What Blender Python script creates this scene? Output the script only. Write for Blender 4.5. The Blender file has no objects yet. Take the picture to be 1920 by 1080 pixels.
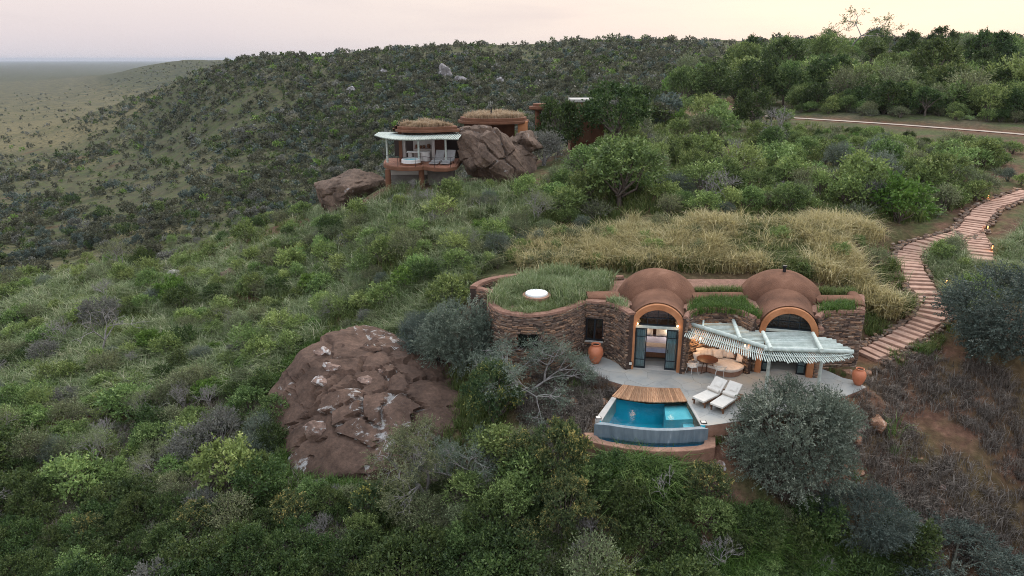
import bpy, bmesh, math, random
import numpy as np
from mathutils import Vector, Matrix
R = math.radians
SC = bpy.context.scene
COL = SC.collection
rnd = random.Random(7)

# ------------------------------------------------------------------ camera
F = 1297.0; HC = 15.0; PITCH = R(18.3); CP, SP = math.cos(PITCH), math.sin(PITCH)
cd = bpy.data.cameras.new('camera'); cam = bpy.data.objects.new('camera', cd); COL.objects.link(cam)
cam.location = (0, 0, HC); cam.rotation_euler = (R(90) - PITCH, 0, 0)
cd.sensor_width = 36; cd.lens = 36 * F / 1920; cd.clip_end = 90000; cd.clip_start = .1
SC.camera = cam
# ------------------------------------------------------------------ sky and sun
SUN_AZ, SUN_EL = R(28), R(40)          # azimuth from +Y towards +X
w = bpy.data.worlds.new('World'); SC.world = w; w.use_nodes = True
nt = w.node_tree; nt.nodes.clear()
def wn(t, **k):
    n = nt.nodes.new(t)
    for a, b in k.items(): setattr(n, a, b)
    return n
bg = wn('ShaderNodeBackground'); out = wn('ShaderNodeOutputWorld')
sky = wn('ShaderNodeTexSky', sky_type='NISHITA', sun_disc=False, sun_elevation=R(4), sun_rotation=SUN_AZ, dust_density=3.0)
tc = wn('ShaderNodeTexCoord'); sx = wn('ShaderNodeSeparateXYZ'); nt.links.new(tc.outputs['Generated'], sx.inputs[0])
ramp = wn('ShaderNodeValToRGB'); cr = ramp.color_ramp
cr.elements[0].position = 0.0; cr.elements[0].color = (.46, .43, .46, 1)
cr.elements[1].position = 1.0; cr.elements[1].color = (1.15, 1.28, 1.45, 1)
for p, c in ((.03, (.53, .475, .485, 1)), (.10, (.63, .55, .525, 1)), (.25, (.68, .65, .66, 1)), (.55, (.92, .97, 1.06, 1))):
    e = cr.elements.new(p); e.color = c
nt.links.new(sx.outputs['Z'], ramp.inputs[0])
dotn = wn('ShaderNodeVectorMath', operation='DOT_PRODUCT'); dotn.inputs[1].default_value = (math.sin(R(40)), math.cos(R(40)), 0)
nt.links.new(tc.outputs['Generated'], dotn.inputs[0])
mr = wn('ShaderNodeMapRange'); mr.inputs[1].default_value = .45; mr.inputs[2].default_value = 1.05; mr.inputs[3].default_value = 0; mr.inputs[4].default_value = .85
nt.links.new(dotn.outputs['Value'], mr.inputs[0])
warm = wn('ShaderNodeMix', data_type='RGBA'); warm.inputs['B'].default_value = (.67, .585, .51, 1)
nt.links.new(mr.outputs[0], warm.inputs['Factor']); nt.links.new(ramp.outputs[0], warm.inputs['A'])
# thin drifting cloud low over the ridge
nz = wn('ShaderNodeTexNoise'); nz.inputs['Scale'].default_value = 2.2; nz.inputs['Detail'].default_value = 6
mp = wn('ShaderNodeMapping'); mp.inputs['Scale'].default_value = (1.6, 1.6, 11); nt.links.new(tc.outputs['Generated'], mp.inputs[0]); nt.links.new(mp.outputs[0], nz.inputs['Vector'])
mc = wn('ShaderNodeMapRange'); mc.inputs[1].default_value = .5; mc.inputs[2].default_value = .75; mc.inputs[4].default_value = .55
nt.links.new(nz.outputs['Fac'], mc.inputs[0])
cl = wn('ShaderNodeMix', data_type='RGBA'); cl.inputs['B'].default_value = (.48, .43, .44, 1)
nt.links.new(mc.outputs[0], cl.inputs['Factor']); nt.links.new(warm.outputs['Result'], cl.inputs['A'])
addn = wn('ShaderNodeMix', data_type='RGBA', blend_type='ADD'); addn.inputs['Factor'].default_value = .006
nt.links.new(cl.outputs['Result'], addn.inputs['A']); nt.links.new(sky.outputs[0], addn.inputs['B'])
nt.links.new(addn.outputs['Result'], bg.inputs[0]); bg.inputs[1].default_value = 1.0
nt.links.new(bg.outputs[0], out.inputs[0])
sd = bpy.data.lights.new('sun', 'SUN'); sd.energy = 1.5; sd.angle = R(22); sd.color = (1, .86, .72)
sun = bpy.data.objects.new('sun', sd); COL.objects.link(sun)
sun.rotation_euler = (Vector((-math.sin(SUN_AZ) * math.cos(SUN_EL), -math.cos(SUN_AZ) * math.cos(SUN_EL), -math.sin(SUN_EL)))).to_track_quat('-Z', 'Y').to_euler()
SC.view_settings.view_transform = 'Standard'; SC.view_settings.look = 'None'; SC.view_settings.exposure = 0.6; SC.view_settings.gamma = 1
SC.render.engine = 'CYCLES'; SC.cycles.max_bounces = 5; SC.cycles.diffuse_bounces = 2; SC.cycles.glossy_bounces = 2
SC.cycles.transmission_bounces = 3; SC.cycles.transparent_max_bounces = 6; SC.cycles.volume_bounces = 0
SC.cycles.caustics_reflective = False; SC.cycles.caustics_refractive = False
SC.cycles.use_denoising = True; SC.cycles.denoising_prefilter = 'NONE'; SC.cycles.filter_width = 1.0; SC.cycles.pixel_filter_type = 'BLACKMAN_HARRIS'

# ------------------------------------------------------------------ helpers: where a line of sight meets a plane
def ray(u, v):
    a, b = (u - 960) / F, (v - 540) / F
    return np.array([a, CP - b * SP, -SP - b * CP])
def PZ(u, v, z):
    d = ray(u, v); t = (z - HC) / d[2]; return Vector((d[0] * t, d[1] * t, z))
def PY(u, v, y):
    d = ray(u, v); t = y / d[1]; return Vector((d[0] * t, y, HC + d[2] * t))
def proj(p):
    x, y, z = p; z -= HC
    dep = y * CP - z * SP; up = y * SP + z * CP
    return 960 + F * x / dep, 540 - F * up / dep

# ------------------------------------------------------------------ materials
def new_mat(name):
    m = bpy.data.materials.new(name); m.use_nodes = True
    t = m.node_tree; t.nodes.clear(); o = t.nodes.new('ShaderNodeOutputMaterial'); return m, t, o
def N(t, typ, ins=None, **k):
    n = t.nodes.new(typ)
    for a, b in k.items(): setattr(n, a, b)
    for a, b in (ins or {}).items():
        if hasattr(b, 'is_output') or isinstance(b, bpy.types.NodeSocket): t.links.new(b, n.inputs[a])
        else: n.inputs[a].default_value = b
    return n
def c4(c): return (c[0], c[1], c[2], 1)
def ramp_node(t, fac, stops):
    n = t.nodes.new('ShaderNodeValToRGB'); e = n.color_ramp.elements
    e[0].position, e[0].color = stops[0][0], c4(stops[0][1]); e[1].position, e[1].color = stops[-1][0], c4(stops[-1][1])
    for p, c in stops[1:-1]: q = e.new(p); q.color = c4(c)
    t.links.new(fac, n.inputs[0]); return n.outputs[0]
def surf(name, stops, scale=3, rough=.8, bump=.3, bscale=None, obj_var=.0, coords='Object', spec=.3, metal=0, stretch=(1, 1, 1), detail=5, var_attr=None):
    """noise-coloured Principled surface with bump"""
    m, t, o = new_mat(name)
    tcn = N(t, 'ShaderNodeTexCoord'); mpn = N(t, 'ShaderNodeMapping', {'Vector': tcn.outputs[coords], 'Scale': stretch})
    nzn = N(t, 'ShaderNodeTexNoise', {'Vector': mpn.outputs[0], 'Scale': scale, 'Detail': detail, 'Roughness': .62})
    fac = nzn.outputs['Fac']
    if var_attr:
        at = N(t, 'ShaderNodeAttribute', attribute_name=var_attr); oi = N(t, 'ShaderNodeObjectInfo')
        a1 = N(t, 'ShaderNodeMath', {0: at.outputs['Fac'], 1: oi.outputs['Random']}, operation='ADD'); a2 = N(t, 'ShaderNodeMath', {0: a1.outputs[0], 1: 1.0}, operation='MODULO')
        f2 = N(t, 'ShaderNodeMath', {0: nzn.outputs['Fac'], 1: .5}, operation='SUBTRACT'); f3 = N(t, 'ShaderNodeMath', {0: f2.outputs[0], 1: .7, 2: a2.outputs[0]}, operation='MULTIPLY_ADD')
        fac = f3.outputs[0]
    else:
        mrn = N(t, 'ShaderNodeMapRange', {0: fac, 1: .28, 2: .72}); fac = mrn.outputs[0]
    colr = ramp_node(t, fac, stops)
    if obj_var:
        oi = N(t, 'ShaderNodeObjectInfo'); v = N(t, 'ShaderNodeMapRange', {0: oi.outputs['Random'], 3: 1 - obj_var, 4: 1 + obj_var})
        hv = N(t, 'ShaderNodeHueSaturation', {'Color': colr, 'Value': v.outputs[0]}); colr = hv.outputs[0]
    b = N(t, 'ShaderNodeBsdfPrincipled', {'Base Color': colr, 'Roughness': rough, 'Specular IOR Level': spec, 'Metallic': metal})
    if bump:
        n2 = N(t, 'ShaderNodeTexNoise', {'Vector': mpn.outputs[0], 'Scale': bscale or scale * 5, 'Detail': 5})
        bp = N(t, 'ShaderNodeBump', {'Height': n2.outputs['Fac'], 'Strength': bump, 'Distance': .05}); t.links.new(bp.outputs[0], b.inputs['Normal'])
    t.links.new(b.outputs[0], o.inputs[0]); return m
def leaf_mat(name, stops, var=.22, hue=.02, trans=.3, rough=.55):
    m, t, o = new_mat(name)
    at = N(t, 'ShaderNodeAttribute', attribute_name='tint'); oi = N(t, 'ShaderNodeObjectInfo')
    colr = ramp_node(t, at.outputs['Fac'], stops)
    v = N(t, 'ShaderNodeMapRange', {0: oi.outputs['Random'], 3: 1 - var, 4: 1 + var})
    s1 = N(t, 'ShaderNodeMath', {0: oi.outputs['Random'], 1: 7.31}, operation='MULTIPLY'); s2 = N(t, 'ShaderNodeMath', {0: s1.outputs[0]}, operation='FRACT')
    h = N(t, 'ShaderNodeMapRange', {0: s2.outputs[0], 3: .5 - hue, 4: .5 + hue})
    hv = N(t, 'ShaderNodeHueSaturation', {'Color': colr, 'Value': v.outputs[0], 'Hue': h.outputs[0]})
    d = N(t, 'ShaderNodeBsdfPrincipled', {'Base Color': hv.outputs[0], 'Roughness': rough, 'Specular IOR Level': .25})
    tr = N(t, 'ShaderNodeBsdfTranslucent', {'Color': hv.outputs[0]})
    mx = N(t, 'ShaderNodeMixShader', {0: trans, 1: d.outputs[0], 2: tr.outputs[0]})
    t.links.new(mx.outputs[0], o.inputs[0]); return m
def emit(name, c, s):
    m, t, o = new_mat(name); e = N(t, 'ShaderNodeEmission', {'Color': c4(c), 'Strength': s}); t.links.new(e.outputs[0], o.inputs[0]); return m
M = {}
def stopsv(c, d=.25, n=3):
    return [(0, tuple(x * (1 - d) for x in c)), (.5, c), (1, tuple(min(1, x * (1 + d)) for x in c))]

# ------------------------------------------------------------------ mesh building
def tag(o, label=None, cat=None, group=None, kind=None):
    if label: o['label'] = label
    if cat: o['category'] = cat
    if group: o['group'] = group
    if kind: o['kind'] = kind
    return o
def put(o, parent=None):
    COL.objects.link(o)
    if parent is not None:
        o.parent = parent
        wm = Matrix.Identity(4); p = parent; chain = []
        while p is not None: chain.append(p); p = p.parent
        for p in reversed(chain): wm = wm @ p.matrix_parent_inverse @ p.matrix_basis
        o.matrix_parent_inverse = wm.inverted()
    return o
def thing(name, label, cat, loc=(0, 0, 0), group=None):
    o = bpy.data.objects.new(name, None); o.empty_display_size = .2; o.location = loc; COL.objects.link(o)
    return tag(o, label, cat, group)
def np_mesh(name, V, Q, mats, midx=None, tint=None, smooth=False):
    """quads only, numpy in"""
    me = bpy.data.meshes.new(name); V = np.asarray(V, np.float32); Q = np.asarray(Q, np.int32); n = len(Q)
    me.vertices.add(len(V)); me.vertices.foreach_set('co', V.ravel())
    me.loops.add(n * 4); me.loops.foreach_set('vertex_index', Q.ravel())
    me.polygons.add(n); me.polygons.foreach_set('loop_start', np.arange(0, n * 4, 4, dtype=np.int32))
    if midx is not None: me.polygons.foreach_set('material_index', np.asarray(midx, np.int32))
    if smooth: me.polygons.foreach_set('use_smooth', np.ones(n, bool))
    for m in mats: me.materials.append(m)
    if tint is not None:
        a = me.attributes.new('tint', 'FLOAT', 'FACE'); a.data.foreach_set('value', np.asarray(tint, np.float32))
    me.update(calc_edges=True); return me
def np_obj(name, V, Q, mats, parent=None, **k):
    return put(bpy.data.objects.new(name, np_mesh(name, V, Q, mats, **k)), parent)
class MB:
    def __init__(s): s.v = []; s.f = []
    def add(s, vs, fs):
        b = len(s.v); s.v += [tuple(p) for p in vs]; s.f += [tuple(b + i for i in f) for f in fs]; return s
    def box(s, c, d, rz=0, M4=None):
        x, y, z = d[0] / 2, d[1] / 2, d[2] / 2; cs, sn = math.cos(rz), math.sin(rz)
        p = [(i, j, k) for k in (-z, z) for (i, j) in ((-x, -y), (x, -y), (x, y), (-x, y))]
        q = [(c[0] + i * cs - j * sn, c[1] + i * sn + j * cs, c[2] + k) for i, j, k in p]
        if M4 is not None: q = [tuple(M4 @ Vector(a)) for a in q]
        return s.add(q, [(3, 2, 1, 0), (4, 5, 6, 7), (0, 1, 5, 4), (1, 2, 6, 5), (2, 3, 7, 6), (3, 0, 4, 7)])
    def prism(s, poly, z0, z1):
        n = len(poly); f0 = (lambda p: z0(p)) if callable(z0) else (lambda p: z0); f1 = (lambda p: z1(p)) if callable(z1) else (lambda p: z1)
        return s.add([(p[0], p[1], f0(p)) for p in poly] + [(p[0], p[1], f1(p)) for p in poly],
                     [tuple(range(n - 1, -1, -1)), tuple(range(n, 2 * n))] + [(i, (i + 1) % n, n + (i + 1) % n, n + i) for i in range(n)])
    def tube(s, pts, r, sides=8, cap=True):
        pts = [Vector(p) for p in pts]; n = len(pts); rr = r if isinstance(r, (list, tuple)) else [r] * n
        up = None; b = len(s.v)
        for i, p in enumerate(pts):
            d = (pts[min(i + 1, n - 1)] - pts[max(i - 1, 0)]).normalized()
            if up is None: up = d.orthogonal().normalized()
            up = (up - d * up.dot(d)).normalized(); w_ = d.cross(up)
            for k in range(sides):
                a = 2 * math.pi * k / sides; s.v.append(tuple(p + (up * math.cos(a) + w_ * math.sin(a)) * rr[i]))
        for i in range(n - 1):
            for k in range(sides):
                k2 = (k + 1) % sides; s.f.append((b + i * sides + k, b + i * sides + k2, b + (i + 1) * sides + k2, b + (i + 1) * sides + k))
        if cap:
            s.f.append(tuple(b + k for k in range(sides - 1, -1, -1))); s.f.append(tuple(b + (n - 1) * sides + k for k in range(sides)))
        return s
    def lathe(s, prof, c=(0, 0, 0), seg=24, sxy=(1, 1), close=False):
        b = len(s.v); n = len(prof)
        for r, z in prof:
            for k in range(seg):
                a = 2 * math.pi * k / seg; s.v.append((c[0] + r * math.cos(a) * sxy[0], c[1] + r * math.sin(a) * sxy[1], c[2] + z))
        for i in range(n - 1):
            for k in range(seg):
                k2 = (k + 1) % seg; s.f.append((b + i * seg + k, b + i * seg + k2, b + (i + 1) * seg + k2, b + (i + 1) * seg + k))
        s.f.append(tuple(b + k for k in range(seg - 1, -1, -1))); s.f.append(tuple(b + (n - 1) * seg + k for k in range(seg)))
        return s
    def xf(s, M4):
        s.v = [tuple(M4 @ Vector(p)) for p in s.v]; return s
    def build(s, name, mat, parent=None, smooth=False, bevel=0, seg=1):
        me = bpy.data.meshes.new(name); me.from_pydata(s.v, [], s.f); me.materials.append(M[mat] if isinstance(mat, str) else mat)
        bm = bmesh.new(); bm.from_mesh(me); bmesh.ops.recalc_face_normals(bm, faces=bm.faces)
        if bevel: bmesh.ops.bevel(bm, geom=[e for e in bm.edges if e.is_manifold and e.calc_face_angle(0) > .5], offset=bevel, segments=seg, affect='EDGES', profile=.6)
        bm.to_mesh(me); bm.free()
        if smooth:
            me.polygons.foreach_set('use_smooth', np.ones(len(me.polygons), bool)); me.set_sharp_from_angle(angle=R(42))
        return put(bpy.data.objects.new(name, me), parent)

# ------------------------------------------------------------------ numpy noise
_perm = np.random.RandomState(3).rand(256, 256)
def vnoise(x, y):
    xi, yi = np.floor(x).astype(int), np.floor(y).astype(int); fx, fy = x - xi, y - yi
    fx = fx * fx * (3 - 2 * fx); fy = fy * fy * (3 - 2 * fy); g = lambda a, b: _perm[a & 255, b & 255]
    return (g(xi, yi) * (1 - fx) + g(xi + 1, yi) * fx) * (1 - fy) + (g(xi, yi + 1) * (1 - fx) + g(xi + 1, yi + 1) * fx) * fy - .5
def fbm(x, y, o=4):
    s = 0; a = 1
    for i in range(o): s = s + a * vnoise(x * 2 ** i + 17 * i, y * 2 ** i + 5 * i); a *= .5
    return s

# ------------------------------------------------------------------ terrain: surveyed points (u, v, z) or (u, v, 'y', y)
PTS = [
 # slope below the terrace
 (1220, 1080, 'y', 21.2), (960, 1080, 'y', 21.2), (480, 1080, 'y', 22.2), (0, 1080, 'z', -5.3), (1440, 1080, 'y', 21.6), (1920, 1080, 'y', 23.5),
 (1220, 1000, 'y', 22.9), (1220, 850, 'y', 25.7), (1480, 940, 'y', 25.0), (1480, 830, 'y', 26.6), (1600, 770, 'y', 28.9), (1700, 900, 'y', 26.8), (1900, 1000, 'y', 25.6), (1900, 740, 'z', -.5), (1780, 720, 'z', -.35),
 (860, 1000, 'y', 23.6), (860, 900, 'y', 26.4), (600, 910, 'z', -4.0), (300, 950, 'z', -4.7), (0, 900, 'z', -5.3), (300, 820, 'z', -4.5), (0, 780, 'z', -5.5),
 (930, 780, 'z', -1.0), (1060, 740, 'z', -.5), (500, 700, 'z', -3.3), (640, 640, 'z', -1.7), (760, 640, 'z', -1.0), (860, 740, 'z', -1.3),
 (850, 620, 'z', -.1), (850, 520, 'z', 1.5), (600, 520, 'z', -1.5), (400, 600, 'z', -3.8), (200, 700, 'z', -4.9), (0, 700, 'z', -5.6), (0, 600, 'z', -6.2),
 (0, 535, 'z', -6.0), (200, 500, 'z', -4.4), (400, 450, 'z', -2.5), (560, 400, 'z', -.3), (700, 450, 'z', 1.6), (720, 350, 'y', 62.5), (870, 345, 'y', 62), (900, 400, 'z', 3.4),
 (1000, 400, 'z', 3.9), (1000, 330, 'z', 5.2), (1100, 290, 'z', 6.2), (1100, 400, 'z', 3.8),
 (950, 510, 'z', 1.9), (1100, 500, 'z', 2.4), (1350, 500, 'z', 2.7), (1600, 530, 'z', 2.3), (1350, 430, 'z', 4.0), (1600, 430, 'z', 4.0), (1300, 380, 'z', 4.6), (1300, 300, 'z', 5.5), (1500, 300, 'z', 5.6), (1700, 330, 'z', 5.2), (1500, 380, 'z', 4.6),
 (1490, 222, 'z', 7.0), (1900, 255, 'z', 6.5), (1700, 235, 'z', 6.8), (1300, 195, 'z', 7.3), (1180, 220, 'z', 7.0),
 (1600, 150, 'z', 11), (1900, 150, 'z', 11.2), (1600, 103, 'y', 200), (1900, 100, 'y', 200), (1400, 118, 'y', 200),
 # along the stepped path
 (1640, 665, 'z', .1), (1700, 630, 'z', .7), (1755, 590, 'z', 1.3), (1735, 550, 'z', 2.0), (1705, 495, 'z', 2.7), (1720, 465, 'z', 3.1), (1810, 430, 'z', 3.8), (1840, 395, 'z', 4.4), (1920, 365, 'z', 5.0), (1850, 480, 'z', 3.1), (1860, 700, 'z', 0), (1900, 560, 'z', 1.8),
 # valley and the far hill
 (60, 490, 'y', 144), (300, 450, 'y', 146), (450, 412, 'y', 147), (0, 400, 'y', 216), (300, 350, 'y', 218), (600, 335, 'y', 200), (600, 250, 'y', 262), (300, 250, 'y', 380), (0, 300, 'y', 390), (0, 200, 'y', 1000), (150, 215, 'y', 700),
 (250, 183, 'y', 560), (330, 152, 'y', 500), (400, 122, 'y', 480), (500, 102, 'y', 440), (700, 94, 'y', 410), (900, 84, 'y', 410), (1100, 77, 'y', 420), (1280, 75, 'y', 430), (1450, 76, 'y', 440), (1700, 74, 'y', 450), (1950, 76, 'y', 450),
 (900, 205, 'y', 240), (1150, 172, 'y', 225), (1280, 125, 'y', 300), (500, 170, 'y', 330), (700, 150, 'y', 320), (1000, 130, 'y', 330), (1500, 92, 'y', 320),
 (300, 118, 'y', 1600), (360, 114, 'y', 1500), (230, 135, 'y', 1600), (150, 160, 'y', 1600),
]
XYZ = []
for u, v, k, q in PTS: XYZ.append(tuple(PZ(u, v, q) if k == 'z' else PY(u, v, q)))
# ground that cannot be seen from here but lies between
def sq(s, y, z): XYZ.append((s * y, y, z))
for s, y, z in ((-.1, 105, -7), (.14, 110, 4.5), (-.28, 100, -13), (-.5, 95, -15), (-.74, 95, -17), (-.05, 88, -1), (.3, 150, 6.5), (.5, 260, 13.5), (.75, 260, 13.5), (.25, 260, 9),
                (-1.3, 60, -10), (-1.3, 30, -6), (-1.3, 150, -27), (-1.3, 500, -45), (1.3, 30, 0), (1.3, 60, 6), (1.3, 150, 11), (1.3, 400, 18),
                (-1.2, 12, -6), (0, 12, -5.5), (1.2, 12, -6), (0, 6, -7), (-1, 6, -7), (1, 6, -7),
                (-.3, 650, -20), (0, 650, 12), (.4, 700, 15), (.8, 700, 15), (1.3, 900, 10), (0, 1500, 0), (.6, 1600, 5), (-.55, 900, -40), (-.45, 1000, -38), (-.8, 1600, -50), (-1.3, 1600, -50)):
    sq(s, y, z)
for s in (-1.3, -.8, -.45, -.2, 0, .4, .8, 1.3):
    for y in (3500, 9000, 24000): sq(s, y, -50 if (y > 3500 or s < -.3) else -30)
XYZ = np.array(XYZ)
TS = 3.0
def dom(s, q): return np.stack([s * TS, q], -1)
CPNT = dom(XYZ[:, 0] / XYZ[:, 1], np.log(XYZ[:, 1]))
def tps_k(r): return np.where(r > 1e-9, r * r * np.log(r + 1e-12), 0)
n_ = len(CPNT); K_ = tps_k(np.linalg.norm(CPNT[:, None] - CPNT[None], axis=-1)) + np.eye(n_) * .004
P_ = np.concatenate([np.ones((n_, 1)), CPNT], 1); A_ = np.block([[K_, P_], [P_.T, np.zeros((3, 3))]])
W_ = np.linalg.solve(A_, np.concatenate([XYZ[:, 2], np.zeros(3)]))
S_G = np.linspace(-1.35, 1.35, 380)
Q_G = np.concatenate([np.linspace(np.log(6), np.log(19), 24)[:-1], np.linspace(np.log(19), np.log(60), 200)[:-1], np.linspace(np.log(60), np.log(600), 190)[:-1], np.linspace(np.log(600), np.log(24000), 50)])
SG, QG = np.meshgrid(S_G, Q_G); GY = np.exp(QG); GX = SG * GY
D_ = dom(SG, QG).reshape(-1, 2); Z_ = np.zeros(len(D_))
for i in range(0, len(D_), 20000):
    d = D_[i:i + 20000]; Z_[i:i + 20000] = tps_k(np.linalg.norm(d[:, None] - CPNT[None], axis=-1)) @ W_[:n_] + W_[n_] + d @ W_[n_ + 1:]
GZ = Z_.reshape(SG.shape)
amp = np.clip((GY - 14) / 200, 0, 1)
GZ = GZ + fbm(GX * .35, GY * .35, 3) * .18 + fbm(GX * .06, GY * .06, 3) * (.3 + 1.6 * np.clip((GY - 90) / 100, 0, 1)) + fbm(GX * .012 + 9, GY * .012, 4) * 4.5 * np.clip((GY - 120) / 200, 0, 1) * np.clip(1 - (GY - 300) / 400, .0, 1) * np.clip((GX + 150) / -200 + 1, .25, 1)
def inpoly(px, py, poly):
    r = np.zeros(px.shape, bool); n = len(poly)
    for i in range(n):
        x0, y0 = poly[i][0], poly[i][1]; x1, y1 = poly[(i + 1) % n][0], poly[(i + 1) % n][1]
        if y0 == y1: continue
        c = ((y0 > py) != (y1 > py)) & (px < (x1 - x0) * (py - y0) / (y1 - y0) + x0); r ^= c
    return r
def dist_poly(px, py, line, closed=False):
    d = np.full(px.shape, 1e9); n = len(line)
    for i in range(n if closed else n - 1):
        a = np.array(line[i][:2], float); b = np.array(line[(i + 1) % n][:2], float); ab = b - a
        t = np.clip(((px - a[0]) * ab[0] + (py - a[1]) * ab[1]) / max(ab @ ab, 1e-9), 0, 1)
        d = np.minimum(d, np.hypot(px - a[0] - t * ab[0], py - a[1] - t * ab[1]))
    return d
def catmull(pts, n=8):
    P = [Vector(p) for p in pts]; P = [P[0] * 2 - P[1]] + P + [P[-1] * 2 - P[-2]]; o = []
    for i in range(1, len(P) - 2):
        for k in range(n):
            t = k / n; a, b, c, d = P[i - 1:i + 3]
            o.append(.5 * ((2 * b) + (c - a) * t + (2 * a - 5 * b + 4 * c - d) * t * t + (3 * b - a - 3 * c + d) * t ** 3))
    return o + [P[-2]]
# terrace and lodge platform
PATIO = [PZ(u, v, 0) for u, v in ((1035, 655), (1060, 672), (1083, 681), (1100, 691), (1122, 704.5), (1143, 714), (1168, 721.5), (1147.5, 744), (1274.6, 728.5), (1288, 752.5), (1313, 797), (1329, 797.5), (1362, 793), (1420, 784), (1500, 765), (1558, 746), (1587, 742), (1608, 734), (1624, 725.5), (1600, 713), (1579, 708), (1554, 696), (1535, 690))]
PATIO_O = [p for i, p in enumerate(PATIO) if i not in (7, 8, 9)]     # without the pool notch
BACK = [(15.3, 31.9), (17.3, 33.6), (17.2, 36.6), (15, 38), (9, 38.1), (5, 38.2), (3.2, 38.6), (.4, 38.6), (-1.3, 36.6), (-1.4, 34), (.6, 31.6), (2.9, 32.2)]
PLAT = [tuple(p[:2]) for p in PATIO_O] + BACK
plat_d = dist_poly(GX, GY, PLAT, True); plat_in = inpoly(GX, GY, PLAT)
f_ = np.where(plat_in, 1, np.clip(1 - plat_d / 1.0, 0, 1)); f_ = np.where((GY < 45) & (GY > 20), f_, 0)
front = (GY < 33.2) & (GX > 3.2)
tgt = np.where(front, np.minimum(GZ, -.14), np.where(GX < 3.2, np.minimum(GZ, -.3), -.3))
f_ = np.where(front & ~plat_in, np.clip(1 - plat_d / .5, 0, 1), f_)
f_ = np.where(~front & ~plat_in, np.clip(1 - plat_d / .3, 0, 1), f_)
tgt = np.where(front & (GX > 10.8), -.13, tgt)
f_ = np.where(front & (GX > 10.8) & ~plat_in, np.clip(1.15 - plat_d / 1.1, 0, 1), f_)
tgt = np.where(plat_in, -.5, tgt)
GZ = GZ * (1 - f_) + tgt * f_
POOLB = [PZ(u, v, 0) for u, v in ((1147, 733), (1292, 738), (1330, 797), (1336, 815), (1225, 827), (1107, 811), (1110, 787))]
pin = inpoly(GX, GY, POOLB); GZ = np.where(pin, np.minimum(GZ, -2.2), GZ)
pd_ = dist_poly(GX, GY, POOLB, True); near_pool = (pd_ < 1.4) & ~pin & (GY < 30.5); GZ = np.where(near_pool & ~plat_in, np.minimum(GZ, -.45 - .5 * np.clip((28.5 - GY) / 2.5, 0, 1)), GZ)
# the road's cutting and the path bed
ROAD = catmull([PZ(1360, 212, 7.15), PZ(1490, 221, 7.0), PZ(1620, 229, 6.85), PZ(1760, 239, 6.7), PZ(1920, 252, 6.5), PZ(2100, 268, 6.3)], 6)
rd = dist_poly(GX, GY, ROAD)
def line_z(px, py, line):
    best = np.full(px.shape, 1e9); zz = np.zeros(px.shape)
    for i in range(len(line) - 1):
        a, b = np.array(line[i]), np.array(line[i + 1]); ab = b[:2] - a[:2]
        t = np.clip(((px - a[0]) * ab[0] + (py - a[1]) * ab[1]) / max(ab @ ab, 1e-9), 0, 1); d = np.hypot(px - a[0] - t * ab[0], py - a[1] - t * ab[1])
        m = d < best; best = np.where(m, d, best); zz = np.where(m, a[2] + t * (b[2] - a[2]), zz)
    return best, zz
rdd, rz_ = line_z(GX, GY, ROAD); k_ = np.clip(1.6 - rdd / 2.2, 0, 1); GZ = GZ * (1 - k_) + (rz_ - .06) * k_
PATHL = catmull([PZ(1622, 668, .05), PZ(1655, 655, .25), PZ(1700, 628, .7), PZ(1742, 600, 1.2), PZ(1750, 575, 1.6), PZ(1735, 548, 2.0), PZ(1712, 510, 2.55), PZ(1704, 482, 2.85), PZ(1724, 462, 3.1), PZ(1768, 448, 3.45), PZ(1812, 434, 3.75), PZ(1832, 412, 4.1), PZ(1850, 392, 4.45), PZ(1885, 376, 4.75), PZ(1935, 358, 5.1)], 10)
PATHB = catmull([PZ(1822, 436, 3.72), PZ(1832, 452, 3.5), PZ(1836, 470, 3.25), PZ(1842, 495, 2.9)], 6)
for L_ in (PATHL, PATHB):
    a_, z2 = line_z(GX, GY, L_); k_ = np.clip(2.1 - a_ / .9, 0, 1); GZ = GZ * (1 - k_) + (z2 - .08) * k_
def ground(x, y):
    """height of the land at x, y"""
    x = np.asarray(x, float); y = np.asarray(y, float); s = np.clip(x / y, -1.34, 1.34); q = np.log(np.clip(y, 6.01, 23900))
    i = np.clip((s - S_G[0]) / (S_G[1] - S_G[0]), 0, len(S_G) - 1.001); i0 = i.astype(int); fi = i - i0
    j0 = np.clip(np.searchsorted(Q_G, q) - 1, 0, len(Q_G) - 2); fj = (q - Q_G[j0]) / (Q_G[j0 + 1] - Q_G[j0])
    return (GZ[j0, i0] * (1 - fi) + GZ[j0, i0 + 1] * fi) * (1 - fj) + (GZ[j0 + 1, i0] * (1 - fi) + GZ[j0 + 1, i0 + 1] * fi) * fj
YS = np.exp(np.linspace(np.log(15), np.log(6000), 500))
def cast(u, v):
    """where the line of sight through (u, v) meets the land"""
    u = np.atleast_1d(np.asarray(u, float)); v = np.atleast_1d(np.asarray(v, float)); a, b = (u - 960) / F, (v - 540) / F
    dy = CP - b * SP; dz = -SP - b * CP; s = a / dy; m = dz / dy
    h = (HC + m[:, None] * YS[None]) - ground(s[:, None] * YS[None], np.broadcast_to(YS[None], (len(u), len(YS))))
    neg = h < 0; hit = neg.any(1); k = np.clip(neg.argmax(1), 1, None); r = np.arange(len(u)); h0, h1 = h[r, k - 1], h[r, k]
    y = YS[k - 1] + (YS[k] - YS[k - 1]) * np.clip(h0 / np.where(h0 - h1 == 0, 1, h0 - h1), 0, 1); x = s * y
    return hit, x, y, ground(x, y)
def G1(u, v):
    h, x, y, z = cast([u], [v]); return Vector((float(x[0]), float(y[0]), float(z[0])))
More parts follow.
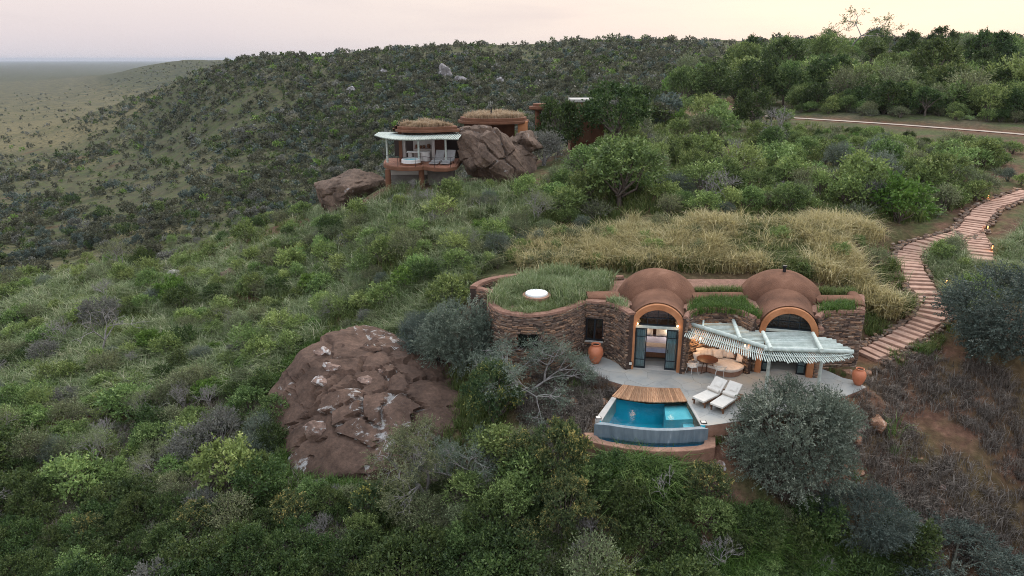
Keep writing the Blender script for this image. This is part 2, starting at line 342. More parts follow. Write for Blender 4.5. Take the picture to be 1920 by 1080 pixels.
# -- the sheet itself
idx = np.arange(SG.size).reshape(SG.shape); Qd = np.stack([idx[:-1, :-1], idx[:-1, 1:], idx[1:, 1:], idx[1:, :-1]], -1).reshape(-1, 4)
mg, t, o = new_mat('ground')
geo = N(t, 'ShaderNodeNewGeometry'); a_dry = N(t, 'ShaderNodeAttribute', attribute_name='dry'); a_red = N(t, 'ShaderNodeAttribute', attribute_name='red')
n1 = N(t, 'ShaderNodeTexNoise', {'Vector': geo.outputs['Position'], 'Scale': .22, 'Detail': 7, 'Roughness': .65}); n2 = N(t, 'ShaderNodeTexNoise', {'Vector': geo.outputs['Position'], 'Scale': 2.6, 'Detail': 6, 'Roughness': .7})
n3 = N(t, 'ShaderNodeTexNoise', {'Vector': geo.outputs['Position'], 'Scale': .035, 'Detail': 8, 'Roughness': .6})
soil = ramp_node(t, n2.outputs['Fac'], [(.3, (.060, .034, .024)), (.5, (.115, .065, .045)), (.7, (.19, .11, .075))])
green = ramp_node(t, n2.outputs['Fac'], [(.3, (.035, .046, .018)), (.55, (.072, .088, .034)), (.75, (.12, .13, .06))])
straw = ramp_node(t, n2.outputs['Fac'], [(.3, (.085, .075, .038)), (.55, (.165, .14, .072)), (.75, (.27, .225, .13))])
red = ramp_node(t, n2.outputs['Fac'], [(.3, (.075, .034, .023)), (.6, (.14, .064, .042)), (.8, (.22, .115, .08))])
k1 = N(t, 'ShaderNodeMapRange', {0: n1.outputs['Fac'], 1: .42, 2: .58}); a_val = N(t, 'ShaderNodeAttribute', attribute_name='valley'); scrubby = ramp_node(t, n2.outputs['Fac'], [(.3, (.045, .042, .026)), (.55, (.085, .078, .045)), (.75, (.13, .115, .068))])
so2 = N(t, 'ShaderNodeMix', {'Factor': a_val.outputs['Fac'], 'A': soil, 'B': scrubby}, data_type='RGBA')
g1 = N(t, 'ShaderNodeMix', {'Factor': k1.outputs[0], 'A': so2.outputs['Result'], 'B': green}, data_type='RGBA')
d0 = N(t, 'ShaderNodeMath', {0: n3.outputs['Fac'], 1: .5}, operation='SUBTRACT'); d1 = N(t, 'ShaderNodeMath', {0: d0.outputs[0], 1: 3.0, 2: a_dry.outputs['Fac']}, operation='MULTIPLY_ADD', use_clamp=True)
g2 = N(t, 'ShaderNodeMix', {'Factor': d1.outputs[0], 'A': g1.outputs['Result'], 'B': straw}, data_type='RGBA')
r0 = N(t, 'ShaderNodeMath', {0: n1.outputs['Fac'], 1: .5}, operation='SUBTRACT'); r1 = N(t, 'ShaderNodeMath', {0: r0.outputs[0], 1: 2.0, 2: a_red.outputs['Fac']}, operation='MULTIPLY_ADD', use_clamp=True)
r2 = N(t, 'ShaderNodeMath', {0: r1.outputs[0], 1: a_red.outputs['Fac']}, operation='MULTIPLY', use_clamp=True)
g3 = N(t, 'ShaderNodeMix', {'Factor': r2.outputs[0], 'A': g2.outputs['Result'], 'B': red}, data_type='RGBA')
# far off the bush is too fine to pick apart: its dark speckle
n4 = N(t, 'ShaderNodeTexNoise', {'Vector': geo.outputs['Position'], 'Scale': .06, 'Detail': 9, 'Roughness': .7}); a_far = N(t, 'ShaderNodeAttribute', attribute_name='far')
k4 = N(t, 'ShaderNodeMapRange', {0: n4.outputs['Fac'], 1: .46, 2: .56}); k5 = N(t, 'ShaderNodeMath', {0: k4.outputs[0], 1: a_far.outputs['Fac']}, operation='MULTIPLY')
g4 = N(t, 'ShaderNodeMix', {'Factor': k5.outputs[0], 'A': g3.outputs['Result'], 'B': (.045, .052, .035, 1)}, data_type='RGBA')
n5 = N(t, 'ShaderNodeTexNoise', {'Vector': geo.outputs['Position'], 'Scale': .42, 'Detail': 9, 'Roughness': .72}); k6 = N(t, 'ShaderNodeMapRange', {0: n5.outputs['Fac'], 1: .47, 2: .58, 4: .8}); k7 = N(t, 'ShaderNodeMath', {0: k6.outputs[0], 1: a_val.outputs['Fac']}, operation='MULTIPLY')
g5 = N(t, 'ShaderNodeMix', {'Factor': k7.outputs[0], 'A': g4.outputs['Result'], 'B': (.05, .052, .032, 1)}, data_type='RGBA')
b = N(t, 'ShaderNodeBsdfPrincipled', {'Base Color': g5.outputs['Result'], 'Roughness': .95, 'Specular IOR Level': .1})
bp = N(t, 'ShaderNodeBump', {'Height': n2.outputs['Fac'], 'Strength': .6, 'Distance': .15}); t.links.new(bp.outputs[0], b.inputs['Normal']); t.links.new(b.outputs[0], o.inputs[0])
ground_o = np_obj('ground', np.stack([GX, GY, GZ], -1).reshape(-1, 3), Qd, [mg], smooth=True); tag(ground_o, kind='structure')
UU = 960 + F * GX / (GY * CP - (GZ - HC) * SP); VV = 540 - F * (GY * SP + (GZ - HC) * CP) / (GY * CP - (GZ - HC) * SP)
def blob(cx, cy, r): return np.clip(1.3 - np.hypot(GX - cx, GY - cy) / r, 0, 1)
ss = lambda a, b, x: np.clip((x - a) / (b - a), 0, 1)
dry = -ss(75, 100, GY) * .10 + ss(330, 480, GY) * ss(-22, -34, GZ) * .85
for u, v, r in ((60, 490, 24), (330, 425, 20), (30, 400, 26), (30, 330, 34), (150, 310, 24), (120, 250, 60), (60, 235, 70), (200, 225, 50)):
    p = G1(u, v); dry = dry + blob(p.x, p.y, r) * .45
dry = dry + ss(36, 41, GY) * ss(58, 48, GY) * ss(.0, .12, SG) * ss(.66, .52, SG) * .5 - ss(55, 65, GY) * ss(160, 140, GY) * ss(.1, .25, SG) * .3
dry = np.where(GY > 2200, .05, dry)
redm = ss(37, 34, GY) * ss(.40, .56, SG) * .62 + np.clip(1.25 - rdd / 3.8, 0, 1) * np.where(GY > 45, 1, 0) * 1.1
for u, v, r in ((50, 400, 7), (110, 425, 5), (60, 285, 9), (140, 298, 9), (215, 310, 6), (20, 370, 7)):
    p = G1(u, v); redm = np.maximum(redm, blob(p.x, p.y, r) * .8)
p = G1(1760, 610); redm = np.maximum(redm, np.clip(1.25 - line_z(GX, GY, PATHL)[0] / 1.9, 0, 1) * .9)
redm = np.maximum(redm, np.clip(1.2 - plat_d / 2.2, 0, 1) * .75 * (GY < 45))
farm = np.clip((GY - 600) / 700, 0, 1)
for nm, arr in (('dry', dry), ('red', redm), ('far', farm), ('valley', ss(70, 100, GY))):
    a = ground_o.data.attributes.new(nm, 'FLOAT', 'POINT'); a.data.foreach_set('value', arr.astype(np.float32).ravel())
# ------------------------------------------------------------------ surfaces of built things
M['mortar'] = surf('mortar', [(0, (.035, .024, .02)), (1, (.075, .05, .04))], 6, .95, .4)
M['stone'] = surf('stone', [(0, (.055, .040, .034)), (.2, (.13, .092, .074)), (.4, (.20, .132, .098)), (.58, (.17, .135, .112)), (.75, (.24, .158, .112)), (.92, (.35, .205, .125)), (1, (.38, .32, .26))], 7, .85, .5, var_attr='tint')
M['earth'] = surf('earth', [(0, (.085, .040, .025)), (.45, (.15, .072, .044)), (.75, (.19, .093, .058)), (1, (.25, .135, .09))], .8, .95, 1.0, 30, detail=9)
M['coping'] = surf('coping', [(0, (.14, .075, .055)), (.5, (.20, .11, .08)), (1, (.27, .155, .115))], 4, .95, .7, 18)
M['orange'] = surf('orange', [(0, (.28, .115, .05)), (.5, (.38, .165, .075)), (1, (.46, .215, .105))], 1.3, .85, .18, 12)
M['terra_low'] = surf('terra_low', [(0, (.19, .10, .07)), (.5, (.29, .165, .115)), (1, (.36, .22, .16))], 2, .9, .4, 14)
M['paving'] = surf('paving', [(0, (.23, .23, .225)), (.35, (.31, .315, .30)), (.65, (.36, .35, .32)), (1, (.42, .365, .295))], .7, .8, .12, 9, obj_var=.07)
M['joint'] = surf('joint', stopsv((.24, .235, .22)), 4, .95, .3)
M['frame'] = surf('frame', stopsv((.012, .018, .024)), 4, .45, 0)
M['pole'] = surf('pole', [(0, (.33, .38, .355)), (.5, (.43, .49, .455)), (1, (.54, .59, .555))], 5, .8, .2, 20, obj_var=.10)
M['pole_end'] = surf('pole_end', stopsv((.33, .29, .22)), 9, .9, .2)
M['plank'] = surf('plank', [(0, (.24, .12, .06)), (.5, (.37, .20, .11)), (1, (.48, .30, .18))], 3, .75, .25, 30, obj_var=.28, stretch=(9, .8, 1))
M['wood_dark'] = surf('wood_dark', [(0, (.055, .022, .012)), (1, (.14, .05, .026))], 5, .5, .1, stretch=(1, 6, 1))
M['wood_mid'] = surf('wood_mid', [(0, (.11, .05, .026)), (1, (.20, .095, .05))], 5, .55, .1, stretch=(5, 1, 1))
M['canvas'] = surf('canvas', [(0, (.56, .53, .48)), (1, (.66, .63, .58))], 5, .9, .1, 60)
M['cushion'] = surf('cushion', [(0, (.60, .52, .46)), (1, (.74, .66, .60))], 7, .95, .15, 60, obj_var=.06)
M['curtain'] = surf('curtain', [(0, (.42, .50, .52)), (1, (.62, .70, .70))], 2, .9, .1, stretch=(14, 14, .3))
M['bed_linen'] = surf('bed_linen', [(0, (.34, .38, .58)), (1, (.60, .64, .80))], 2.2, .9, .3, 7)
M['pot'] = surf('pot', [(0, (.40, .13, .06)), (.5, (.50, .17, .085)), (1, (.58, .22, .12))], 2.2, .55, .08, 14, spec=.4)
M['mouth_shade'] = surf('mouth_shade', stopsv((.02, .012, .01)), 3, 1, 0)
M['white'] = surf('white', stopsv((.72, .73, .73), .06), 3, .5, 0)
M['metal_white'] = surf('metal_white', stopsv((.66, .66, .64), .06), 3, .4, 0)
M['black'] = surf('black', stopsv((.012, .012, .014), .1), 3, .5, 0)
M['concrete'] = surf('concrete', [(0, (.34, .33, .31)), (1, (.48, .46, .43))], 1.8, .85, .15, 12)
M['lino'] = surf('lino', [(0, (.20, .19, .18)), (1, (.32, .29, .25))], 1.4, .6, .08)
M['room'] = surf('room', stopsv((.20, .13, .09)), 1.2, .9, .1)
M['fascia'] = surf('fascia', [(0, (.105, .048, .028)), (.5, (.145, .066, .038)), (1, (.19, .09, .055))], 1.4, .9, .2, 10)
M['deckred'] = surf('deckred', [(0, (.22, .09, .055)), (1, (.36, .17, .11))], 2, .7, .15, stretch=(1, 6, 1))
M['plaster_white'] = surf('plaster_white', [(0, (.42, .41, .40)), (1, (.55, .53, .51))], 1.5, .9, .1)
M['grey_pad'] = surf('grey_pad', stopsv((.27, .27, .275), .15), 4, .95, .1)
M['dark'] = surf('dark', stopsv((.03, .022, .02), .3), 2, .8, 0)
M['step'] = surf('step', [(0, (.29, .175, .13)), (.5, (.40, .25, .19)), (1, (.48, .32, .25))], 2.5, .9, .3, 16, obj_var=.09)
M['roadmat'] = surf('roadmat', [(0, (.30, .245, .205)), (1, (.44, .37, .31))], .8, .95, .3)
M['tile'] = surf('tile', [(0, (.012, .50, .66)), (.5, (.018, .58, .75)), (1, (.03, .64, .80))], 2, .5, 0)
M['tile_deep'] = surf('tile_deep', stopsv((.008, .10, .17), .2), 2, .5, 0)
M['tile_pale'] = surf('tile_pale', [(0, (.14, .52, .60)), (1, (.22, .62, .68))], 2, .5, 0)
M['poolwall'] = surf('poolwall', [(0, (.09, .13, .16)), (.5, (.13, .18, .215)), (.9, (.17, .225, .26)), (1, (.30, .36, .40))], 1.6, .5, .1, 30, stretch=(3, 3, .5), spec=.5)
M['lampglow'] = emit('lampglow', (1, .62, .30), 5.0)
M['lampglow_low'] = emit('lampglow_low', (1, .45, .16), 2.2)
def glassmat(name, tintc, refl):
    m, t, o = new_mat(name); tr = N(t, 'ShaderNodeBsdfTransparent', {'Color': c4(tintc)}); gl = N(t, 'ShaderNodeBsdfGlossy', {'Roughness': .03, 'Color': (.9, .95, 1, 1)})
    fr = N(t, 'ShaderNodeFresnel', {'IOR': refl}); mx = N(t, 'ShaderNodeMixShader', {0: fr.outputs[0], 1: tr.outputs[0], 2: gl.outputs[0]}); t.links.new(mx.outputs[0], o.inputs[0]); return m
M['glass'] = glassmat('glass', (.80, .88, .90), 1.5)
mw, t, o = new_mat('water')
tcn = N(t, 'ShaderNodeTexCoord'); nzn = N(t, 'ShaderNodeTexNoise', {'Vector': tcn.outputs['Object'], 'Scale': 5.0, 'Detail': 3, 'Distortion': .3}); bpn = N(t, 'ShaderNodeBump', {'Height': nzn.outputs['Fac'], 'Strength': .10, 'Distance': .05})
trn = N(t, 'ShaderNodeBsdfRefraction', {'Color': (.42, .86, .95, 1), 'IOR': 1.33, 'Roughness': 0, 'Normal': bpn.outputs[0]}); tr2 = N(t, 'ShaderNodeBsdfTransparent', {'Color': (.8, .98, .99, 1)}); gln = N(t, 'ShaderNodeBsdfGlossy', {'Roughness': .04, 'Normal': bpn.outputs[0]}); frn = N(t, 'ShaderNodeFresnel', {'IOR': 1.33, 'Normal': bpn.outputs[0]})
mxn = N(t, 'ShaderNodeMixShader', {0: frn.outputs[0], 1: tr2.outputs[0], 2: gln.outputs[0]}); t.links.new(mxn.outputs[0], o.inputs[0]); M['water'] = mw

# ------------------------------------------------------------------ terrace of crazy paving
def clip_convex(subj, a, b, c):            # keep a*x+b*y<=c
    out = []; n = len(subj)
    for i in range(n):
        p, q = subj[i], subj[(i + 1) % n]; dp, dq = a * p[0] + b * p[1] - c, a * q[0] + b * q[1] - c
        if dp <= 0: out.append(p)
        if (dp < 0) != (dq < 0) and dp != dq:
            k = dp / (dp - dq); out.append((p[0] + (q[0] - p[0]) * k, p[1] + (q[1] - p[1]) * k))
    return out
def smooth_outline(pts):
    return pts
patio_poly = [tuple(p[:2]) for p in PATIO] + [(14.9, 33.0), (5.8, 33.2), (5.7, 34.7), (1.6, 34.7)]
terr = MB().prism(patio_poly, -.62, -.022).build('terrace', 'terra_low'); tag(terr, kind='structure')
jt = MB().prism([(p[0], p[1]) for p in patio_poly], -.021, -.008).build('paving_bed', 'joint', terr)
xs = [p[0] for p in patio_poly]; ys = [p[1] for p in patio_poly]; seeds = []
tries = 0
while len(seeds) < 200 and tries < 20000:
    tries += 1; x, y = rnd.uniform(min(xs) - .5, max(xs) + .5), rnd.uniform(min(ys) - .5, max(ys) + .5)
    if all((x - a) ** 2 + (y - b) ** 2 > .46 ** 2 for a, b in seeds): seeds.append((x, y))
for i, (x, y) in enumerate(seeds):
    cell = list(patio_poly)
    for j, (a, b) in enumerate(seeds):
        if j == i or (a - x) ** 2 + (b - y) ** 2 > 9: continue
        nx, ny = a - x, b - y; l = math.hypot(nx, ny); nx /= l; ny /= l
        cell = clip_convex(cell, nx, ny, nx * (x + a) / 2 + ny * (y + b) / 2 - .007)
        if len(cell) < 3: break
    if len(cell) < 3: continue
    ar = abs(sum(cell[k][0] * cell[(k + 1) % len(cell)][1] - cell[(k + 1) % len(cell)][0] * cell[k][1] for k in range(len(cell)))) / 2
    if ar < .02: continue
    MB().prism(cell, -.012, rnd.uniform(-.002, .004)).build('paving_stone', 'paving', terr)

# ------------------------------------------------------------------ dry-stone walls
_sr = np.random.RandomState(5)
def stone_proto(i):
    r = np.random.RandomState(50 + i); p = np.array([(x, y, z) for z in (-.5, .5) for (x, y) in ((-.5, -.5), (.5, -.5), (.5, .5), (-.5, .5))], float)
    p[:, 0] += r.uniform(-.09, .09, 8); p[:, 2] += r.uniform(-.12, .12, 8); p[:, 1] += r.uniform(-.12, .12, 8) * (p[:, 1] < 0)
    return p
SQ = np.array([(3, 2, 1, 0), (4, 5, 6, 7), (0, 1, 5, 4), (1, 2, 6, 5), (2, 3, 7, 6), (3, 0, 4, 7)])
SPROTO = [stone_proto(i) for i in range(8)]
SMESH = [np_mesh('stone', p, SQ, [M['stone']], tint=np.zeros(6)) for p in SPROTO]
def stone_wall(name, line, z0, z1, parent, nsingle, thick=.4, openings=(), cap=.10, ztop=None, out=1):
    """line: XY points of the outer face, outside on the right-hand side when walking (out=1); openings (s0,s1,z0,z1)"""
    P = [Vector((p[0], p[1])) for p in line]; seg = [(P[i + 1] - P[i]).length for i in range(len(P) - 1)]; cum = [0]
    for l in seg: cum.append(cum[-1] + l)
    L = cum[-1]
    def at(s):
        s = min(max(s, 0), L - 1e-6); i = max(k for k in range(len(seg)) if cum[k] <= s); f = (s - cum[i]) / seg[i]; d = (P[i + 1] - P[i]).normalized()
        return P[i] + (P[i + 1] - P[i]) * f, d, Vector((d.y, -d.x)) * out
    # core, cut round the openings
    mb = MB(); cuts = sorted({0, L, *[c for c in cum], *[o_[0] for o_ in openings], *[o_[1] for o_ in openings]})
    for a, b in zip(cuts[:-1], cuts[1:]):
        if b - a < 1e-4: continue
        mid = (a + b) / 2; spans = [(z0, z1)]
        for o_ in openings:
            if o_[0] <= mid <= o_[1]: spans = [(z0, o_[2]), (o_[3], z1)]
        (p, d, n), (q, d2, n2_) = at(a + 1e-5), at(b - 1e-5)
        for za, zb in spans:
            if zb - za < .02: continue
            A, B = p - n * .05, q - n * .05; C, D = q - n * thick, p - n * thick
            mb.add([(A.x, A.y, za), (B.x, B.y, za), (C.x, C.y, za), (D.x, D.y, za), (A.x, A.y, zb), (B.x, B.y, zb), (C.x, C.y, zb), (D.x, D.y, zb)], [tuple(f) for f in SQ])
    wall = mb.build(name, 'mortar', parent)
    items = []; z = z0
    while z < z1 - .02:
        h = rnd.choice((.05, .06, .07, .08, .10)); h = min(h, z1 - z); s = -rnd.uniform(0, .3)
        while s < L:
            l = rnd.uniform(.13, .42) * (1.0 if h < .09 else .8); a, b = max(s, 0), min(s + l, L); s += l + .006
            if b - a < .07: continue
            blocked = False
            for o_ in openings:
                if z + h > o_[2] + .01 and z < o_[3] - .01 and b > o_[0] and a < o_[1]:
                    if a < o_[0] - .08: b = o_[0]
                    elif b > o_[1] + .08: a = o_[1]
                    else: blocked = True
            if blocked: continue
            p, d, n = at((a + b) / 2); pr = rnd.uniform(.0, .055)
            c = p - n * (.06 - pr); items.append((c.x, c.y, z + h / 2, math.atan2(d.y, d.x), b - a + .004, .13, h - .008 + rnd.uniform(0, .01), rnd.randrange(8), rnd.random()))
        z += h
    items.sort(key=lambda q: -q[4] * q[6]); single, rest = items[:nsingle], items[nsingle:]
    for x, y, zc, a, l, dd, h, k, tn in single:
        o_ = bpy.data.objects.new('stone', SMESH[k]); o_.location = (x, y, zc); o_.rotation_euler = (0, 0, a if out == 1 else a + math.pi); o_.scale = (l, dd, h); put(o_, wall)
    if rest:
        V = []; T = []
        for x, y, zc, a, l, dd, h, k, tn in rest:
            if out != 1: a += math.pi
            p = SPROTO[k] * (l, dd, h); cs, sn = math.cos(a), math.sin(a); V.append(np.stack([x + p[:, 0] * cs - p[:, 1] * sn, y + p[:, 0] * sn + p[:, 1] * cs, zc + p[:, 2]], -1)); T += [tn] * 6
        n = len(rest); Q = (SQ[None] + 8 * np.arange(n)[:, None, None]).reshape(-1, 4)
        tag(np_obj('stonework', np.concatenate(V), Q, [M['stone']], wall, tint=T), kind='stuff')
    if cap:
        mb = MB(); nseg = max(4, int(L / .3)); rows = []
        for i in range(nseg + 1):
            p, d, n = at(L * i / nseg); j = rnd.uniform(-.02, .02)
            rows.append([(p + n * (.04 + j), z1 - .03), (p + n * (.0 + j), z1 + cap * .75), (p - n * (thick * .5), z1 + cap + j), (p - n * thick, z1 + cap * .7), (p - n * (thick + .04), z1 - .05)])
        vs = [(a.x, a.y, zz) for r_ in rows for a, zz in r_]; fs = [(i * 5 + k, (i + 1) * 5 + k, (i + 1) * 5 + k + 1, i * 5 + k + 1) for i in range(nseg) for k in range(4)] + [(0, 1, 2, 3, 4), tuple(nseg * 5 + k for k in range(5))]
        mb.add(vs, fs).build('wall_cap', 'coping', wall, smooth=True)
    return wall, at, L
Z3 = 3.0
def rot(cx, cy, a): return Matrix.Translation((cx, cy, 0)) @ Matrix.Rotation(-a, 4, 'Z')
def XY(pts, z=Z3): return [PZ(u, v, z).to_2d() for u, v in pts]
villa = thing('stone_lodge', 'low stone lodge with two brown earth domes, orange arches and grass roof', 'lodge', (8, 33, 0))
drum_line = [p.to_2d() for p in catmull([PZ(u, v, Z3) for u, v in ((926, 547), (916, 556), (915, 566), (924, 579), (942, 587.5), (970, 592), (998, 593.5), (1030, 590), (1060, 583), (1083, 574), (1097.5, 567))], 4)]
def arclen(line, u, v):
    best = None; acc = 0
    for i in range(len(line) - 1):
        l = (line[i + 1] - line[i]).length
        for k in range(11):
            p = line[i].lerp(line[i + 1], k / 10); uu, vv = proj((p.x, p.y, 1.6))
            if best is None or abs(uu - u) < best[0]: best = (abs(uu - u), acc + l * k / 10)
        acc += l
    return best[1]
so = arclen(drum_line[12:], 990, 0) + sum((drum_line[i + 1] - drum_line[i]).length for i in range(12))
dl_op = [(so - .55, so + .55, 1.25, 2.05)]
w1, at1, L1 = stone_wall('wall', drum_line, -1.0, Z3, villa, 120, openings=dl_op); w1['label'] = 'curved stone wall of the round grass-topped room'
rec = XY(((1097.5, 567), (1136, 569.5)))
rl = (rec[1] - rec[0]).length
w2, at2, L2 = stone_wall('wall', rec, -.1, Z3, villa, 10, openings=[(.07, rl - .09, .88, 2.12)])
bul = [p.to_2d() for p in catmull([PZ(u, v, Z3) for u, v in ((1136, 569.5), (1150, 573), (1165, 580.5), (1178, 590))], 4)]
w3, _, _ = stone_wall('wall', bul, -.1, Z3, villa, 45)
alc = [p.to_2d() for p in catmull([PZ(u, v, Z3) for u, v in ((1290, 597), (1293, 589), (1306, 583.5), (1323, 580.3), (1357, 580), (1380, 583), (1397, 589), (1412, 597))], 4)]
w4, _, _ = stone_wall('wall', alc, -.1, Z3, villa, 60, thick=.2); w4['label'] = 'recessed stone wall behind the built-in sofa'
rgt = [p.to_2d() for p in catmull([PZ(u, v, Z3) for u, v in ((1537, 597), (1543, 590.5), (1555, 587), (1584, 586), (1621, 586))], 4)]
w5, _, _ = stone_wall('wall', rgt, -.1, Z3, villa, 55, thick=.25); w5['label'] = 'straight stone wall beside the foot of the stepped path'
ret = [rgt[-1], Vector((PZ(1613, 557, Z3).x + .2, PZ(1613, 557, Z3).y))]
stone_wall('wall', ret, -.1, Z3, villa, 5, cap=.16)
bk = [p.to_2d() for p in catmull([PZ(u, v, 3.05) for u, v in ((894, 541), (905, 533), (930, 525), (975, 519), (1022, 516), (1075, 513))], 4)]
stone_wall('wall', bk, .3, 3.05, villa, 5, thick=.4, cap=.14)
st = [Vector((bk[0].x, bk[0].y)), Vector((bk[0].x + .25, bk[0].y - .9))]
# near end of the outer ring, seen end on
end = [bk[0] + Vector((.0, 0)), drum_line[0] + Vector((.15, .0))]
stone_wall('wall', [Vector((bk[0].x, bk[0].y)), Vector((drum_line[1].x - .05, drum_line[1].y + .05))], -.6, 2.98, villa, 0, thick=.35, cap=.12)
stone_wall('wall', XY(((1138, 523), (1170, 521)), 3.0), 1.5, 3.0, villa, 0, thick=.3, cap=.12)
# piers of stone hard against the arches
# roofs
zr = 2.9
droof = [p for p in drum_line] + [p for p in reversed(XY(((1150, 545), (1152, 520), (1100, 514), (1075, 514), (1022, 518), (975, 521), (930, 530)), zr))][::-1]
MB().prism([(p.x, p.y) for p in droof], 2.55, zr).build('roof', 'coping', villa)
mroof = XY(((1097, 567), (1136, 569), (1150, 573), (1165, 580.5), (1176, 587)), zr) + [(rot(7.22, 31.98, R(10.5)) @ Vector((q_, 1.6, 0))).to_2d() for q_ in (-1.4, 1.4)] + XY(((1292, 590), (1306, 584), (1323, 581), (1357, 581), (1396, 589), (1412, 596)), zr) + [(rot(13.55, 31.5, R(14)) @ Vector((q_, 1.6, 0))).to_2d() for q_ in (-1.4, 1.4)] + XY(((1537, 596), (1552, 588), (1584, 587), (1619, 587), (1611, 558)), zr) + [Vector((15.9, 38.2)), Vector((9, 38.3)), Vector((5.6, 38.4))]
MB().prism([(p.x, p.y) for p in mroof], 2.5, zr - .01).build('roof', 'coping', villa)
# long earth parapet behind the roof beds
def ridge(pts, r, h, name='parapet'):
    mb = MB(); rows = []
    P = [Vector(p) for p in pts]
    for i, p in enumerate(P):
        d = (P[min(i + 1, len(P) - 1)] - P[max(i - 1, 0)]).to_2d().normalized(); n = Vector((d.y, -d.x)); a = []
        for k in range(9):
            th = math.pi * k / 8; q = p.to_2d() + n * r * math.cos(th); a.append((q.x, q.y, p.z + h * math.sin(th) ** .7))
        rows.append(a)
    vs = [a for r_ in rows for a in r_]; fs = [(i * 9 + k, (i + 1) * 9 + k, (i + 1) * 9 + k + 1, i * 9 + k + 1) for i in range(len(P) - 1) for k in range(8)] + [tuple(range(9)), tuple((len(P) - 1) * 9 + k for k in range(9))]
    return mb.add(vs, fs).build(name, 'earth', villa, smooth=True)
ridge([PZ(1100, 556, 3.0), PZ(1128, 556, 3.0), PZ(1160, 557, 3.0)], .55, .22)
ridge([PZ(1296, 557, 3.0), PZ(1340, 556, 3.0), PZ(1392, 556, 3.0)], .42, .2)
ridge([PZ(1526, 562, 3.0), PZ(1570, 562, 3.0), PZ(1604, 562, 3.0)], .45, .2)
ridge([PZ(1598, 553, 3.0), PZ(1606, 562, 3.02), PZ(1612, 578, 3.02)], .28, .22)
# skylight drum
c = PZ(1006, 556, 3.1)
MB().lathe([(.74, -.25), (.74, .12), (.62, .14)], c, 28).build('skylight_curb', 'terra_low', villa, smooth=True)
sk = MB().lathe([(.60, .12), (.60, .20), (.57, .235)], c, 28).build('skylight', 'white', villa, smooth=True)
